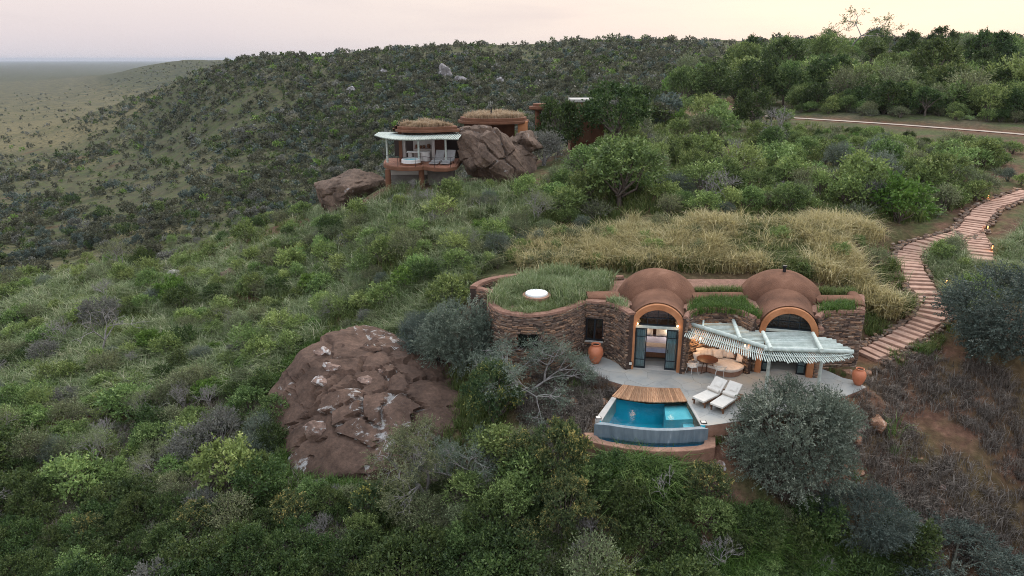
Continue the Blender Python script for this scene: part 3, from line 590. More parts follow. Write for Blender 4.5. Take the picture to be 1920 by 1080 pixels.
# ---- domes, vaults, arches, doors
def bumpy(mb, amp, f, seedx):
    from mathutils import noise
    mb.v = [tuple(Vector(p) + Vector((noise.noise(Vector(p) * f + Vector((seedx, 0, 0))), noise.noise(Vector(p) * f + Vector((0, seedx, 9))), noise.noise(Vector(p) * f + Vector((5, 0, seedx))))) * amp) for p in mb.v]; return mb
def arch_profile(rx, spring, rise, z0, n=20):
    return [(-rx, z0)] + [(-rx * math.cos(math.pi * k / n), spring + rise * math.sin(math.pi * k / n)) for k in range(n + 1)] + [(rx, z0)]
def make_bay(ax, ay, a, dome_c, door_gap, seed):
    X = rot(ax, ay, a); D = Vector(dome_c)
    # ring of orange plaster
    o_ = arch_profile(1.38, 2.2, 1.36, -.05); i_ = arch_profile(1.07, 2.2, 1.06, -.05); n = len(o_); mb = MB()
    for y in (-.02, .42): mb.v += [(x, y, z) for x, z in o_] + [(x, y, z) for x, z in i_]
    for k in range(n - 1):
        mb.f += [(k, k + 1, n + k + 1, n + k), (2 * n + k, 3 * n + k, 3 * n + k + 1, 2 * n + k + 1), (k, 2 * n + k, 2 * n + k + 1, k + 1), (n + k, n + k + 1, 3 * n + k + 1, 3 * n + k)]
    mb.f += [(0, n, 3 * n, 2 * n), (n - 1, 3 * n - 1, 4 * n - 1, 2 * n - 1)]
    arch = mb.xf(X).build('arch', 'orange', villa, smooth=False, bevel=.03, seg=2)
    # vault back to the dome
    ln = (D.to_2d() - Vector((ax, ay))).length; mb = MB(); prof = [(-1.44 * math.cos(math.pi * k / 20), 2.16 + 1.44 * math.sin(math.pi * k / 20)) for k in range(21)]; prof = [(-1.44, 1.6)] + prof + [(1.44, 1.6)]; m_ = 12; pn = len(prof)
    for j in range(m_ + 1):
        y = .16 + (ln - .16) * j / m_; dip = -.05 * math.sin(math.pi * min(1, j / m_ * 1.6))
        fl_ = (j / m_) ** 1.4; mb.v += [(x * (1 + .20 * fl_), y, z + dip + .22 * fl_ * max(0, (z - 2.0) / 1.6) + (.012 if j == 0 else 0)) for x, z in prof]
    mb.f += [(j * pn + k, (j + 1) * pn + k, (j + 1) * pn + k + 1, j * pn + k + 1) for j in range(m_) for k in range(pn - 1)]
    inner = [(-1.12 * math.cos(math.pi * k / 20), 2.16 + 1.12 * math.sin(math.pi * k / 20)) for k in range(21)]
    bumpy(mb.xf(X), .03, 1.3, seed).build('vault', 'earth', villa, smooth=True)
    # dome
    mb = MB(); seg, rings = 56, 18; Rb, Hd = 2.2, 1.86
    prof = [(Rb * 1.0, -.5)] + [(Rb * math.cos(math.pi / 2 * k / rings) ** .92, Hd * math.sin(math.pi / 2 * k / rings)) for k in range(rings)] + [(.12, Hd)]
    mb.lathe(prof, D, seg); bumpy(mb, .05, .9, seed + 4).build('dome', 'earth', villa, smooth=True)
    # lintel, transom window
    MB().box((0, .2, 2.30), (2.13, .2, .14), M4=X).build('lintel', 'pole', villa, bevel=.015)
    tw = MB().box((0, .21, 2.405), (2.12, .09, .06), M4=X)
    for x in (-.5, 0, .5): tw.box((x, .21, 2.82), (.03, .05, .86 if abs(x) > .1 else .98), M4=X)
    tw.box((0, .21, 2.78), (1.9, .05, .03), M4=X)
    win = tw.build('transom_window', 'frame', villa)
    gp = [(-1.04 * math.cos(math.pi * k / 16), 2.2 + 1.02 * math.sin(math.pi * k / 16)) for k in range(17)]; gp = [(x, max(z, 2.42)) for x, z in gp]
    MB().add([tuple(X @ Vector((x, .235, z))) for x, z in gp], [tuple(range(len(gp)))]).build('pane', 'glass', win)
    # door leaves with curtain behind the glass
    for s in (-1, 1):
        x0, x1 = (s * 1.05, s * door_gap); xa, xb = min(x0, x1), max(x0, x1); wd = xb - xa; cx = (xa + xb) / 2
        fr = MB().box((xa + .03, .2, 1.12), (.06, .06, 2.2), M4=X).box((xb - .03, .2, 1.12), (.06, .06, 2.2), M4=X).box((cx, .2, .06), (wd - .12, .06, .09), M4=X).box((cx, .2, 2.18), (wd - .12, .06, .08), M4=X)
        fr.box((cx, .2, .5), (wd - .12, .045, .03), M4=X).box((cx, .2, 1.75), (wd - .12, .045, .03), M4=X)
        leaf = fr.build('door', 'frame', villa)
        MB().box((cx, .2, 1.12), (wd - .1, .012, 2.08), M4=X).build('pane', 'glass', leaf)
        MB().box((cx - s * (wd / 2 - .1), .155, 1.05), (.03, .03, .16), M4=X).build('handle', 'black', leaf)
        cm = MB(); nn = 28; 
        for zz in (.04, 2.2): cm.v += [tuple(X @ Vector((xa + .05 + (wd - .12) * k / nn, .33 + .035 * math.sin(k * 1.35 + seed), zz))) for k in range(nn + 1)]
        cm.f += [(k, k + 1, nn + 2 + k, nn + 1 + k) for k in range(nn)]
        cm.build('curtain', 'curtain', leaf, smooth=True)
    # room behind
    MB().box((0, 2.45, -.12), (2.5, 4.4, .2), M4=X).build('floor', 'lino', villa)
    MB().box((0, .33, .0), (2.14, .5, .05), M4=X).build('threshold', 'concrete', villa)
    rm = MB().box((0, 4.6, 1.2), (3.0, .2, 2.4), M4=X).box((-1.32, 2.5, 1.2), (.14, 4.0, 2.4), M4=X).box((1.32, 2.5, 1.2), (.14, 4.0, 2.4), M4=X)
    rm.build('inner_wall', 'room', villa)
    return X, arch
X1, arch1 = make_bay(7.22, 31.98, R(10.5), (7.92, 35.75, 2.32), .48, 1)
X2, arch2 = make_bay(13.55, 31.5, R(14), (14.55, 35.55, 2.32), .62, 11)
# narrow stone piers flanking both arches
for X, sgn in ((X1, -1), (X1, 1), (X2, -1), (X2, 1)):
    a, b = X @ Vector((sgn * 1.39, .02, 0)), X @ Vector((sgn * 1.62, .12, 0))
    ln = [a.to_2d(), b.to_2d()] if sgn > 0 else [b.to_2d(), a.to_2d()]
    stone_wall('pier', ln, -.1, 2.55 if sgn > 0 else 2.6, villa, 0, thick=.5, cap=.1)
# chimney on the dome with the sitting room
cc = Vector((14.6, 35.5, 4.2)); MB().lathe([(.085, -.15), (.085, .2), (.115, .2), (.115, .235), (.09, .24), (.09, .29), (.12, .295), (.11, .33)], cc, 14).build('chimney', 'black', villa, smooth=True)
# window in the recess
wc, wd_, wn_ = at2(rl / 2); ang = math.atan2(wd_.y, wd_.x); W = Matrix.Translation((wc.x, wc.y, 0)) @ Matrix.Rotation(ang, 4, 'Z')
ww = rl - .18
wf = MB().box((-ww / 2 + .025, .12, 1.5), (.05, .06, 1.22), M4=W).box((ww / 2 - .025, .12, 1.5), (.05, .06, 1.22), M4=W).box((0, .12, .915), (ww - .1, .06, .05), M4=W).box((0, .12, 2.085), (ww - .1, .06, .05), M4=W).box((0, .12, 1.5), (.1, .06, 1.12), M4=W).build('window', 'frame', villa)
for s in (-1, 1): MB().box((s * ww / 4, .125, 1.5), (ww / 2 - .14, .012, 1.12), M4=W).build('pane', 'glass', wf)
MB().box((0, .32, 1.5), (ww + .1, .02, 1.3), M4=W).build('blind', 'wood_dark', wf)
MB().box((0, -.0, .855), (ww + .05, .22, .05), M4=W).build('sill', 'concrete', wf)
# small window of the round room
wc, wd_, wn_ = at1(so); ang = math.atan2(wd_.y, wd_.x); W = Matrix.Translation((wc.x, wc.y, 0)) @ Matrix.Rotation(ang, 4, 'Z')
wf = MB().box((-.52, .2, 1.65), (.05, .06, .8), M4=W).box((.52, .2, 1.65), (.05, .06, .8), M4=W).box((0, .2, 1.65), (.05, .06, .78), M4=W).build('window', 'wood_dark', villa)
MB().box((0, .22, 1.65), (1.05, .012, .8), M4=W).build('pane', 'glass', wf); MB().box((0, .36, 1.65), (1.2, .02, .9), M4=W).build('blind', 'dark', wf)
# square lights let into the arch foot
def square_light(loc, horizontal, label):
    r_ = thing('path_light', label, 'light', loc)
    L = Vector(loc)
    if horizontal: fr, gl = (.26, .26, .03), (.19, .19, .012); off = Vector((0, 0, .018))
    else: fr, gl = (.2, .03, .2), (.14, .012, .14); off = Vector((0, -.018, 0))
    MB().box(L, fr).build('frame', 'black', r_); MB().box(L + off, gl).build('lens', 'canvas', r_)
p = X1 @ Vector((-1.22, -.045, .33)); square_light(p, False, 'small square wall light at the foot of the orange arch beside the large urn')

# ------------------------------------------------------------------ plunge pool with its deck
pool = thing('plunge_pool', 'turquoise infinity pool with grey overflow wall below the terrace', 'pool', PZ(1220, 775, 0))
WL = -.03
bl, br = PZ(1152, 744, 0), PZ(1287, 748, 0); fl, fr_ = PZ(1127, 789, 0), PZ(1314, 797.5, 0); fm = PZ(1222, 800.5, 0)
front = catmull([fl, fl.lerp(fm, .5) + Vector((0, -.07, 0)), fm, fm.lerp(fr_, .5) + Vector((0, -.07, 0)), fr_], 4)
inner = [bl, br] + list(reversed(front))
MB().prism([(p.x, p.y) for p in inner], -1.5, -1.38).build('pool_floor', 'tile', pool)
def wall_between(a, b, th, z0, z1, side): 
    d = (b - a).to_2d().normalized(); n = Vector((d.y, -d.x, 0)) * side; return [(a.x, a.y), (b.x, b.y), (b.x + n.x * th, b.y + n.y * th), (a.x + n.x * th, a.y + n.y * th)]
bs = MB()
bs.prism(wall_between(bl, br, .2, 0, 0, -1), -1.5, -.012); bs.prism(wall_between(br, fr_, .2, 0, 0, -1), -1.5, -.012); bs.prism(wall_between(bl, fl, .06, 0, 0, 1), -1.5, -.012)
bs.build('basin', 'tile', pool)
# coping on the left, broad and pale
cl_ = [PZ(1147.5, 744, 0), PZ(1156, 746, 0), PZ(1128.5, 789, 0), PZ(1115.5, 786.5, 0)]
MB().prism([(p.x, p.y) for p in cl_], -.75, .02).build('coping', 'concrete', pool, bevel=.012)
MB().prism([(p.x, p.y) for p in (PZ(1287, 749, 0), PZ(1291, 750, 0), PZ(1319, 797, 0), PZ(1313.5, 797, 0))], -.5, .012).build('coping', 'concrete', pool)
# front overflow wall
inn = [p for p in front]; outr = [p + Vector((0, -.22, 0)) for p in front]; outr[0] += Vector((-.32, 0, 0)); outr[-1] += Vector((.28, 0, 0))
fw = MB().prism([(p.x, p.y) for p in inn] + [(p.x, p.y) for p in reversed(outr)], -1.5, WL - .012).build('overflow_wall', 'poolwall', pool)
# shallow ledge and steps
ld = [PZ(1246, 753, -.1), PZ(1286, 752, -.1), PZ(1301, 779, -.1), PZ(1249, 781, -.1)]
MB().prism([(p.x, p.y) for p in ld], -1.4, -.28).build('ledge', 'tile_pale', pool)
a, b, c_, d_ = PZ(1301, 779, -.1), PZ(1312, 797, -.1), PZ(1287, 797, -.1), PZ(1281, 780, -.1)
MB().prism([(p.x, p.y) for p in (a, b, c_, d_)], -1.4, -.5).build('step', 'tile_pale', pool)
a, b, c_, d_ = PZ(1281, 780, -.1), PZ(1287, 797, -.1), PZ(1270, 797, -.1), PZ(1266, 781, -.1)
MB().prism([(p.x, p.y) for p in (a, b, c_, d_)], -1.4, -.85).build('step', 'tile', pool)
MB().add([(p.x, p.y, WL) for p in inner], [tuple(range(len(inner)))]).build('water', 'water', pool)
# catch trough
tz = -.66
out1 = [p + Vector((0, -.62, 0)) for p in front]; out1[0] += Vector((-.1, .12, 0)); out1[-1] += Vector((.05, .1, 0)); out2 = [p + Vector((0, -.36, 0)) for p in out1]; out2[0] += Vector((-.42, .1, 0)); out2[-1] += Vector((.42, .1, 0))
MB().prism([(p.x, p.y) for p in outr] + [(p.x, p.y) for p in reversed(out1)], -1.3, tz - .1).build('trough_floor', 'tile_deep', pool)
MB().add([(p.x, p.y, tz) for p in outr] + [(p.x, p.y, tz) for p in reversed(out1)], [tuple(range(len(outr) * 2))]).build('trough_water', 'water', pool)
MB().prism([(p.x, p.y) for p in out1] + [(p.x, p.y) for p in reversed(out2)], -1.9, tz + .07).build('trough_wall', 'terra_low', pool, bevel=.02)
for sd_, (a, b) in ((-1, (outr[0], out1[0])), (1, (outr[-1], out1[-1]))):
    q = [a + Vector((-sd_ * .02, .25, 0)), a + Vector((sd_ * .42, .25, 0)), (out2[0] if sd_ < 0 else out2[-1]) + Vector((0, .0, 0)), b + Vector((-sd_ * .02, 0, 0))]
    MB().prism([(p.x, p.y) for p in q], -1.9, tz + .068).build('trough_wall', 'terra_low', pool, bevel=.02)
# plank deck
deck = thing('pool_deck', 'brown timber plank deck along the back of the pool', 'deck', PZ(1217, 737, 0))
dbk = catmull([PZ(1168, 721.5, .03), PZ(1215, 726.5, .03), PZ(1275, 728.5, .03)], 10); dfr = catmull([PZ(1147, 743.5, .03), PZ(1180, 750.5, .03), PZ(1216, 754, .03), PZ(1252, 754.5, .03), PZ(1289, 752.5, .03)], 10)
def on(l, f):
    k = f * (len(l) - 1); i = min(int(k), len(l) - 2); return l[i].lerp(l[i + 1], k - i)
npl = 36
for i in range(npl):
    f0, f1 = (i + .05) / npl, (i + .95) / npl; q = [on(dfr, f0), on(dfr, f1), on(dbk, f1), on(dbk, f0)]; e = rnd.uniform(-.02, .02)
    q[0].y += e; q[1].y += e; dz = rnd.uniform(-.003, .004)
    MB().prism([(p.x, p.y) for p in q], .012, .05 + dz).build('plank', 'plank', deck)
q = [dfr[0], dfr[20], dfr[-1], dbk[-1], dbk[0]]; MB().prism([(p.x, p.y + (.05 if i < 3 else -.03)) for i, p in enumerate(q)], -.1, .01).build('joist', 'wood_dark', deck)
square_light(PZ(1122, 783, .04), True, 'square uplight on the left pool coping'); bpy.context.view_layer.update()
square_light(PZ(1319, 791.5, .02), True, 'square uplight set in the terrace at the corner of the pool')
# ------------------------------------------------------------------ pergola of whitewashed poles
pg = thing('pergola', 'whitewashed pole pergola fanning out over the terrace sofa', 'pergola', PZ(1435, 735, 0))
ZP = 2.25
def post_base(u, v, top): 
    b = PZ(u, v, 0); return [(b.x, b.y, -.02), (b.x, b.y, top)]
pA, pB = post_base(1435, 734.5, ZP), post_base(1532, 733.5, ZP)
for q in (pA, pB): MB().tube(q, [.085, .072], 12).build('post', 'pole', pg, smooth=True)
A0, A1 = PZ(1297, 608, ZP + .12), PZ(1441, 653, ZP + .12); B0, B1 = PZ(1433, 654, ZP + .11), PZ(1600, 659.5, ZP + .11)
for a, b in ((A0, A1), (B0, B1)):
    MB().tube([a, a.lerp(b, .5) + Vector((0, 0, .015)), b], [.10, .105, .098], 12).build('beam', 'pole', pg, smooth=True)
RAFT = [((1319, 601), (1318, 613), .05), ((1375, 601), (1388, 635.5), .095), ((1430.5, 623), (1446, 654.5), .095), ((1524, 625), (1541, 657.5), .095)]
for a, b, r in RAFT:
    MB().tube([PZ(*a, ZP + .24), PZ(*b, ZP + .25)], [r * .95, r], 12).build('rafter', 'pole', pg, smooth=True)
# laths running along the terrace behind the beams
def lath(p, q, r):
    MB().tube([p, q], [r, r * .9], 7).build('lath', 'pole', pg, smooth=True)
nl = 19
for i in range(nl):
    f = (i + .5) / nl; v = 603.5 + (651 - 603.5) * f ** 1.0
    # left end on the sloping beam, right end on the wall line, as far as rafter three
    ul = 1318 + max(0, (v - 607.5 - 4) / (653 - 607.5)) * (1441 - 1297) - 20 * (v > 609) if v > 609 else 1316
    edge = [(601, 1378), (607, 1392), (613, 1408), (620, 1420), (626, 1431), (654, 1437)]
    ur = np.interp(v, [e[0] for e in edge], [e[1] for e in edge])
    if ur - ul > 12: lath(PZ(ul, v - .5, ZP + .02 + rnd.uniform(-.01, .01)), PZ(ur + rnd.uniform(-3, 3), v + 1, ZP + .02), rnd.uniform(.034, .046))
nl = 15
for i in range(nl):
    f = (i + .5) / nl; v = 622.5 + (655.5 - 622.5) * f
    ur = np.interp(v, [622, 632, 633, 640, 645, 652, 656], [1530, 1536, 1557, 1570, 1578, 1590, 1597]) + rnd.uniform(-4, 5)
    if v < 632: ur = 1522
    lath(PZ(1428 + (v - 622) * .3, v, ZP + .02 + rnd.uniform(-.01, .01)), PZ(ur, v + 1.2, ZP + .02), rnd.uniform(.036, .05))
# the fan of short poles in front of the beams
inner = catmull([PZ(1291, 612, ZP), PZ(1340, 625, ZP), PZ(1395, 642, ZP), PZ(1436, 655, ZP), PZ(1480, 658, ZP), PZ(1540, 660, ZP), PZ(1594, 661, ZP)], 10)
outer = catmull([PZ(1284, 629, ZP), PZ(1318, 643.5, ZP), PZ(1360, 657, ZP), PZ(1410, 670.5, ZP), PZ(1445, 676.5, ZP), PZ(1500, 679, ZP), PZ(1545, 678.5, ZP), PZ(1578, 675, ZP), PZ(1600, 668, ZP)], 10)
def resamp(l, n):
    d = [0]
    for a, b in zip(l[:-1], l[1:]): d.append(d[-1] + (b - a).length)
    o_ = []
    for k in range(n):
        t_ = d[-1] * k / (n - 1); i = min(max(j for j in range(len(d)) if d[j] <= t_ + 1e-9), len(l) - 2); o_.append(l[i].lerp(l[i + 1], (t_ - d[i]) / max(d[i + 1] - d[i], 1e-9)))
    return o_
inner, outer = resamp(inner, 60), resamp(outer, 60)
nf = 80
for i in range(nf):
    f = i / (nf - 1); a, b = on(inner, f), on(outer, f); b = a.lerp(b, rnd.uniform(.86, 1.05)); a = a + (a - b) * .25
    a.z = ZP - .02; b.z = ZP - .04 + rnd.uniform(-.015, .015); MB().tube([a, b], rnd.uniform(.022, .031), 7).build('fan_pole', 'pole', pg, smooth=True)
tie = [on(inner, f).lerp(on(outer, f), .58) + Vector((0, 0, .045)) for f in np.linspace(0, 1, 30)]
MB().tube(tie, .02, 6).build('tie_pole', 'pole', pg, smooth=True)

# ------------------------------------------------------------------ sofa, table, chairs under the pergola
sofa = thing('built_in_sofa', 'curved built-in sofa with peach seat pad in the stone alcove', 'sofa', PZ(1340, 690, 0))
sf = catmull([PZ(1288, 681, .42), PZ(1302, 683, .42), PZ(1322, 683, .42), PZ(1345, 689, .42), PZ(1370, 694, .42), PZ(1390, 690, .42), PZ(1402, 679, .42)], 6)
sb_ = [Vector((p.x, p.y - .06)) for p in alc if 1292 < proj((p.x, p.y, 3))[0] < 1408]
poly = [(p.x, p.y) for p in sf] + [(p.x, p.y) for p in reversed(sb_)]
cxp = sum(p[0] for p in poly) / len(poly); cyp = sum(p[1] for p in poly) / len(poly)
MB().prism([(cxp + (x - cxp) * .96, cyp + (y - cyp) * .95) for x, y in poly], -.01, .28).build('plinth', 'terra_low', sofa)
MB().prism(poly, .27, .42).build('seat_pad', 'cushion', sofa, bevel=.05, seg=3)
def pillow(name, c, w_, h_, th, yaw, lean, mat, parent):
    n = 8; V = []
    for s in (-1, 1):
        for j in range(n + 1):
            for i in range(n + 1):
                x, z = (i / n - .5) * 2, (j / n - .5) * 2; e = (1 - x ** 4) * (1 - z ** 4); pin = 1 - .10 * (1 - abs(x * z)) * (abs(x) > .99 or abs(z) > .99) 
                V.append((x * w_ / 2 * (1 - .06 * z * z * 0), s * th / 2 * max(e, .02) ** .55, z * h_ / 2))
    Fq = []
    for s in range(2):
        for j in range(n):
            for i in range(n):
                b = s * (n + 1) ** 2 + j * (n + 1) + i; Fq.append((b, b + 1, b + n + 2, b + n + 1))
    mb = MB(); mb.add(V, Fq); mb.xf(Matrix.Translation(c) @ Matrix.Rotation(yaw, 4, 'Z') @ Matrix.Rotation(lean, 4, 'X')); return mb.build(name, mat, parent, smooth=True)
pil = [(1307, 668, 28), (1321, 661, 14), (1335, 660, 5), (1346, 663, 0), (1357, 661, -4), (1371, 663, -10), (1390, 671, -34), (1314, 660, 20), (1366, 657, -8)]
LBP = ['leftmost square cushion lit warm on the alcove sofa', 'second pale cushion on the alcove sofa', 'pale cushion behind the round table on the sofa', 'pale cushion in the middle of the alcove sofa', 'pale cushion right of middle on the alcove sofa', 'pale cushion second from the right end of the sofa', 'peach cushion at the right end of the sofa', 'pale cushion tucked behind the warm leftmost one', 'pale cushion tucked behind the right hand group on sofa']
for i, (u, v, yw) in enumerate(pil):
    back = i >= 7; c = PZ(u, v, .68 if not back else .74)
    tag(pillow('cushion', c, .46 if not back else .5, .44, .16, R(yw), R(-24), 'cushion', None), LBP[i], 'cushion', 'cushions on the alcove sofa')
tb = PZ(1324, 698, 0); table = thing('dining_table', 'round dark wood table between two wire chairs on the terrace', 'table', tb)
MB().lathe([(.50, .70), (.52, .715), (.52, .735), (.50, .745)], tb, 36).build('tabletop', 'wood_dark', table, smooth=True)
for k in range(3):
    a = R(90 + 120 * k); MB().tube([tb + Vector((.36 * math.cos(a), .36 * math.sin(a), .01)), tb + Vector((.22 * math.cos(a), .22 * math.sin(a), .705))], .022, 8).build('leg', 'wood_dark', table)
    MB().tube([tb + Vector((0, 0, .03)), tb + Vector((.38 * math.cos(a), .38 * math.sin(a), .03))], .02, 6).build('foot_rail', 'wood_dark', table)
MB().tube([tb, tb + Vector((0, 0, .71))], .03, 8).build('column', 'wood_dark', table)
def wire_chair(c, yaw, label):
    r_ = thing('wire_chair', label, 'chair', c, 'wire chairs at the round table'); T = Matrix.Translation(c) @ Matrix.Rotation(yaw, 4, 'Z')
    mb = MB().lathe([(.05, .44), (.24, .45), (.25, .48), (.2, .50), (.02, .505)], (0, 0, 0), 20); mb.xf(T).build('seat', 'canvas', r_, smooth=True)
    mb = MB(); ring = [(.31 * math.cos(t), .29 * math.sin(t), .62 + .07 * max(0, math.sin(t))) for t in np.linspace(R(-20), R(200), 16)]; mb.tube(ring, .013, 6)
    for t in np.linspace(R(-20), R(200), 12): mb.tube([(.31 * math.cos(t), .29 * math.sin(t), .62 + .07 * max(0, math.sin(t))), (.23 * math.cos(t), .22 * math.sin(t), .45)], .006, 4)
    mb.tube([(.24 * math.cos(t), .24 * math.sin(t), .44) for t in np.linspace(0, 2 * math.pi, 20)], .011, 6, cap=False); mb.xf(T).build('wire_back', 'metal_white', r_)
    for sx_, sy_ in ((-1, -1), (1, -1), (1, 1), (-1, 1)): MB().tube([(sx_ * .16, sy_ * .16, .44), (sx_ * .23, sy_ * .22, 0)], .011, 6).xf(T).build('leg', 'metal_white', r_)
wire_chair(PZ(1297, 701, 0), R(205), 'white wire chair at the round table, beside the orange arch'); wire_chair(PZ(1349, 707, 0), R(160), 'white wire chair at the round table, in front of the sofa')

# ------------------------------------------------------------------ sun loungers
def lounger(foot_l, foot_r, head_dir_px, label):
    a, b = PZ(*foot_l, .32), PZ(*foot_r, .32); mid = (a + b) / 2; wv = (b - a); wv.z = 0; wv.normalize()
    fwd = Vector((-wv.y, wv.x, 0)); yaw = math.atan2(wv.y, wv.x); loc = Vector((mid.x, mid.y, 0)) + fwd * 0
    r_ = thing('sun_lounger', label, 'sun lounger', loc + fwd * .9, 'sun loungers beside the pool'); T = Matrix.Translation(loc) @ Matrix.Rotation(yaw, 4, 'Z')
    for s in (-1, 1):
        MB().box((s * .29, .98, .24), (.05, 2.0, .08)).xf(T).build('side_rail', 'wood_mid', r_, bevel=.008)
        MB().box((s * .29, .14, .10), (.06, .07, .21)).xf(T).build('leg', 'wood_mid', r_, bevel=.006)
        MB().box((s * .29, 1.72, .13), (.06, .07, .16)).xf(T).build('leg', 'wood_mid', r_, bevel=.006)
        m_ = Matrix.Translation((s * .345, 1.76, .085)) @ Matrix.Rotation(R(90), 4, 'Y'); MB().lathe([(.03, -.02), (.085, -.018), (.085, .018), (.03, .02)], seg=18).xf(T @ m_).build('wheel', 'black', r_, smooth=True)
    for k in range(9): MB().box((0, .15 + .21 * k, .285), (.56, .09, .02)).xf(T).build('slat', 'wood_mid', r_)
    MB().box((0, 1.93, .25), (.62, .06, .07)).xf(T).build('handle_bar', 'wood_mid', r_, bevel=.006)
    m_ = MB().box((0, .59, .345), (.64, 1.2, .10)).xf(T).build('mattress', 'canvas', r_, bevel=.03, seg=3)
    Bk = T @ Matrix.Translation((0, 1.18, .31)) @ Matrix.Rotation(R(42), 4, 'X')
    bk_ = MB().box((0, .40, .05), (.64, .80, .10)).xf(Bk).build('backrest', 'canvas', r_, bevel=.03, seg=3)
    MB().box((0, .40, -.02), (.56, .76, .03)).xf(Bk).build('backrest_frame', 'wood_mid', r_)
    MB().tube([(0, 1.4, .27), (0, 1.62, .62)], .018, 6).xf(T).build('prop', 'wood_mid', r_)
    pillow('pad', Bk @ Vector((0.03, .45, .115)), .34, .26, .05, yaw, R(-48), 'canvas', bk_)
    mb = MB(); Rb_ = [(-.31, 0, 0), (-.29, 0, 0), (.29, 0, 0), (.31, 0, 0)]
    mb.tube(Rb_, [.06, .085, .085, .06], 14).xf(Bk @ Matrix.Translation((0, .10, .17))).build('bolster', 'canvas', r_, smooth=True)
lounger((1298.5, 746), (1319, 755), None, 'white cushioned sun lounger, the one closer to the wooden pool deck')
lounger((1331.5, 757.5), (1354.5, 766), None, 'white cushioned sun lounger, the one closer to the round grey-green bush')

# ------------------------------------------------------------------ urns
def urn(c, s, label):
    c = Vector(c); p = [(.17, 0), (.20, .02), (.30, .22), (.385, .48), (.40, .66), (.36, .82), (.26, .94), (.215, .98), (.225, 1.02), (.25, 1.045), (.245, 1.07), (.215, 1.075), (.19, 1.05), (.185, .98)]
    r_ = thing('clay_urn', label, 'urn', c, 'terracotta urns')
    MB().lathe([(a * s, b * s) for a, b in p[:8]], c, 36).build('body', 'pot', r_, smooth=True)
    MB().lathe([(a * s, b * s) for a, b in p[7:]], c, 36).build('rim', 'pot', r_, smooth=True)
    MB().lathe([(.01, .99 * s), (.19 * s, .985 * s), (.19 * s, 1.0 * s), (.01, 1.0 * s)], c, 24).build('mouth', 'mouth_shade', r_)  # near-black disc painted as the shade inside the neck
urn(PZ(1116, 680, 0), 1.0, 'large terracotta urn standing by the recessed window'); urn(PZ(1608, 721, 0), .80, 'smaller terracotta urn at the pointed end of the terrace')

# ------------------------------------------------------------------ bed seen through the open door
bed = thing('bed', 'low wooden bed with blue-white linen inside the open doorway', 'bed', X1 @ Vector((0, 2.6, 0)))
MB().box((0, 2.55, .22), (1.75, 2.1, .26), M4=X1).build('bed_frame', 'wood_mid', bed, bevel=.02); MB().box((0, 2.55, .46), (1.7, 2.05, .24), M4=X1).build('mattress', 'bed_linen', bed, bevel=.06, seg=3)
MB().box((0, 2.0, .585), (1.74, .55, .03), M4=X1).build('throw', 'cushion', bed, bevel=.01); MB().box((0, 3.62, .75), (1.8, .08, .9), M4=X1).build('headboard', 'wood_mid', bed, bevel=.02)
for s in (-.42, .42): pillow('pillow', X1 @ Vector((s, 3.35, .78)), .66, .4, .2, -R(10), R(-38), 'canvas', bed)
def bulb(name, loc, power, label, cat, parent=None, r=.05, col=(1, .58, .28)):
    r_ = thing(name, label, cat, loc); MB().lathe([(r * .5, -r * 1.3), (r, -r * .8), (r * .95, r * .8), (r * .4, r * 1.2)], loc, 14).build('shade', 'lampglow', r_, smooth=True)
    MB().lathe([(r * .6, -r * 1.7), (r * .6, -r * 1.28)], loc, 12).build('mount', 'black', r_)
    l = bpy.data.lights.new('lamp_light', 'POINT'); l.energy = power; l.color = col; l.shadow_soft_size = .12; l.specular_factor = 0; o_ = bpy.data.objects.new('lamp_light', l); o_.location = Vector(loc) + Vector((0, -.12, 0)); put(o_, r_)
bulb('wall_lamp', X1 @ Vector((.97, .08, 2.47)), 2.0, 'small lit lamp on the lintel at the right of the open bedroom door', 'lamp', r=.045); bulb('wall_lamp', X1 @ Vector((-.97, .08, 2.47)), 2.0, 'small lit lamp on the lintel above the left bedroom door', 'lamp', r=.035)
bulb('room_fill_lamp', X1 @ Vector((.95, 3.3, 1.15)), 28, 'added fill lamp beside the bed headboard', 'lamp', r=.09, col=(1, .80, .62)); bulb('room_fill_lamp', X1 @ Vector((-.95, 3.3, 1.15)), 28, 'added fill lamp beside the bed on the side of the urn', 'lamp', r=.09, col=(1, .80, .62))  # both lamps added to brighten the dark bedroom
pw = PZ(1301, 634, 1.35); q = min((Vector((p.x, p.y)) for p in alc), key=lambda p: abs(proj((p.x, p.y, 1.4))[0] - 1303)); bulb('wall_lamp', (q.x + .18, q.y - .14, 1.55), 22, 'lit lamp on the stone wall at the left of the sofa', 'lamp', r=.05)
q = min((Vector((p.x, p.y)) for p in alc), key=lambda p: abs(proj((p.x, p.y, 1.4))[0] - 1400)); bulb('wall_lamp', (q.x - .18, q.y - .14, 1.55), 22, 'lit lamp on the stone wall at the right of the sofa', 'lamp', r=.05)
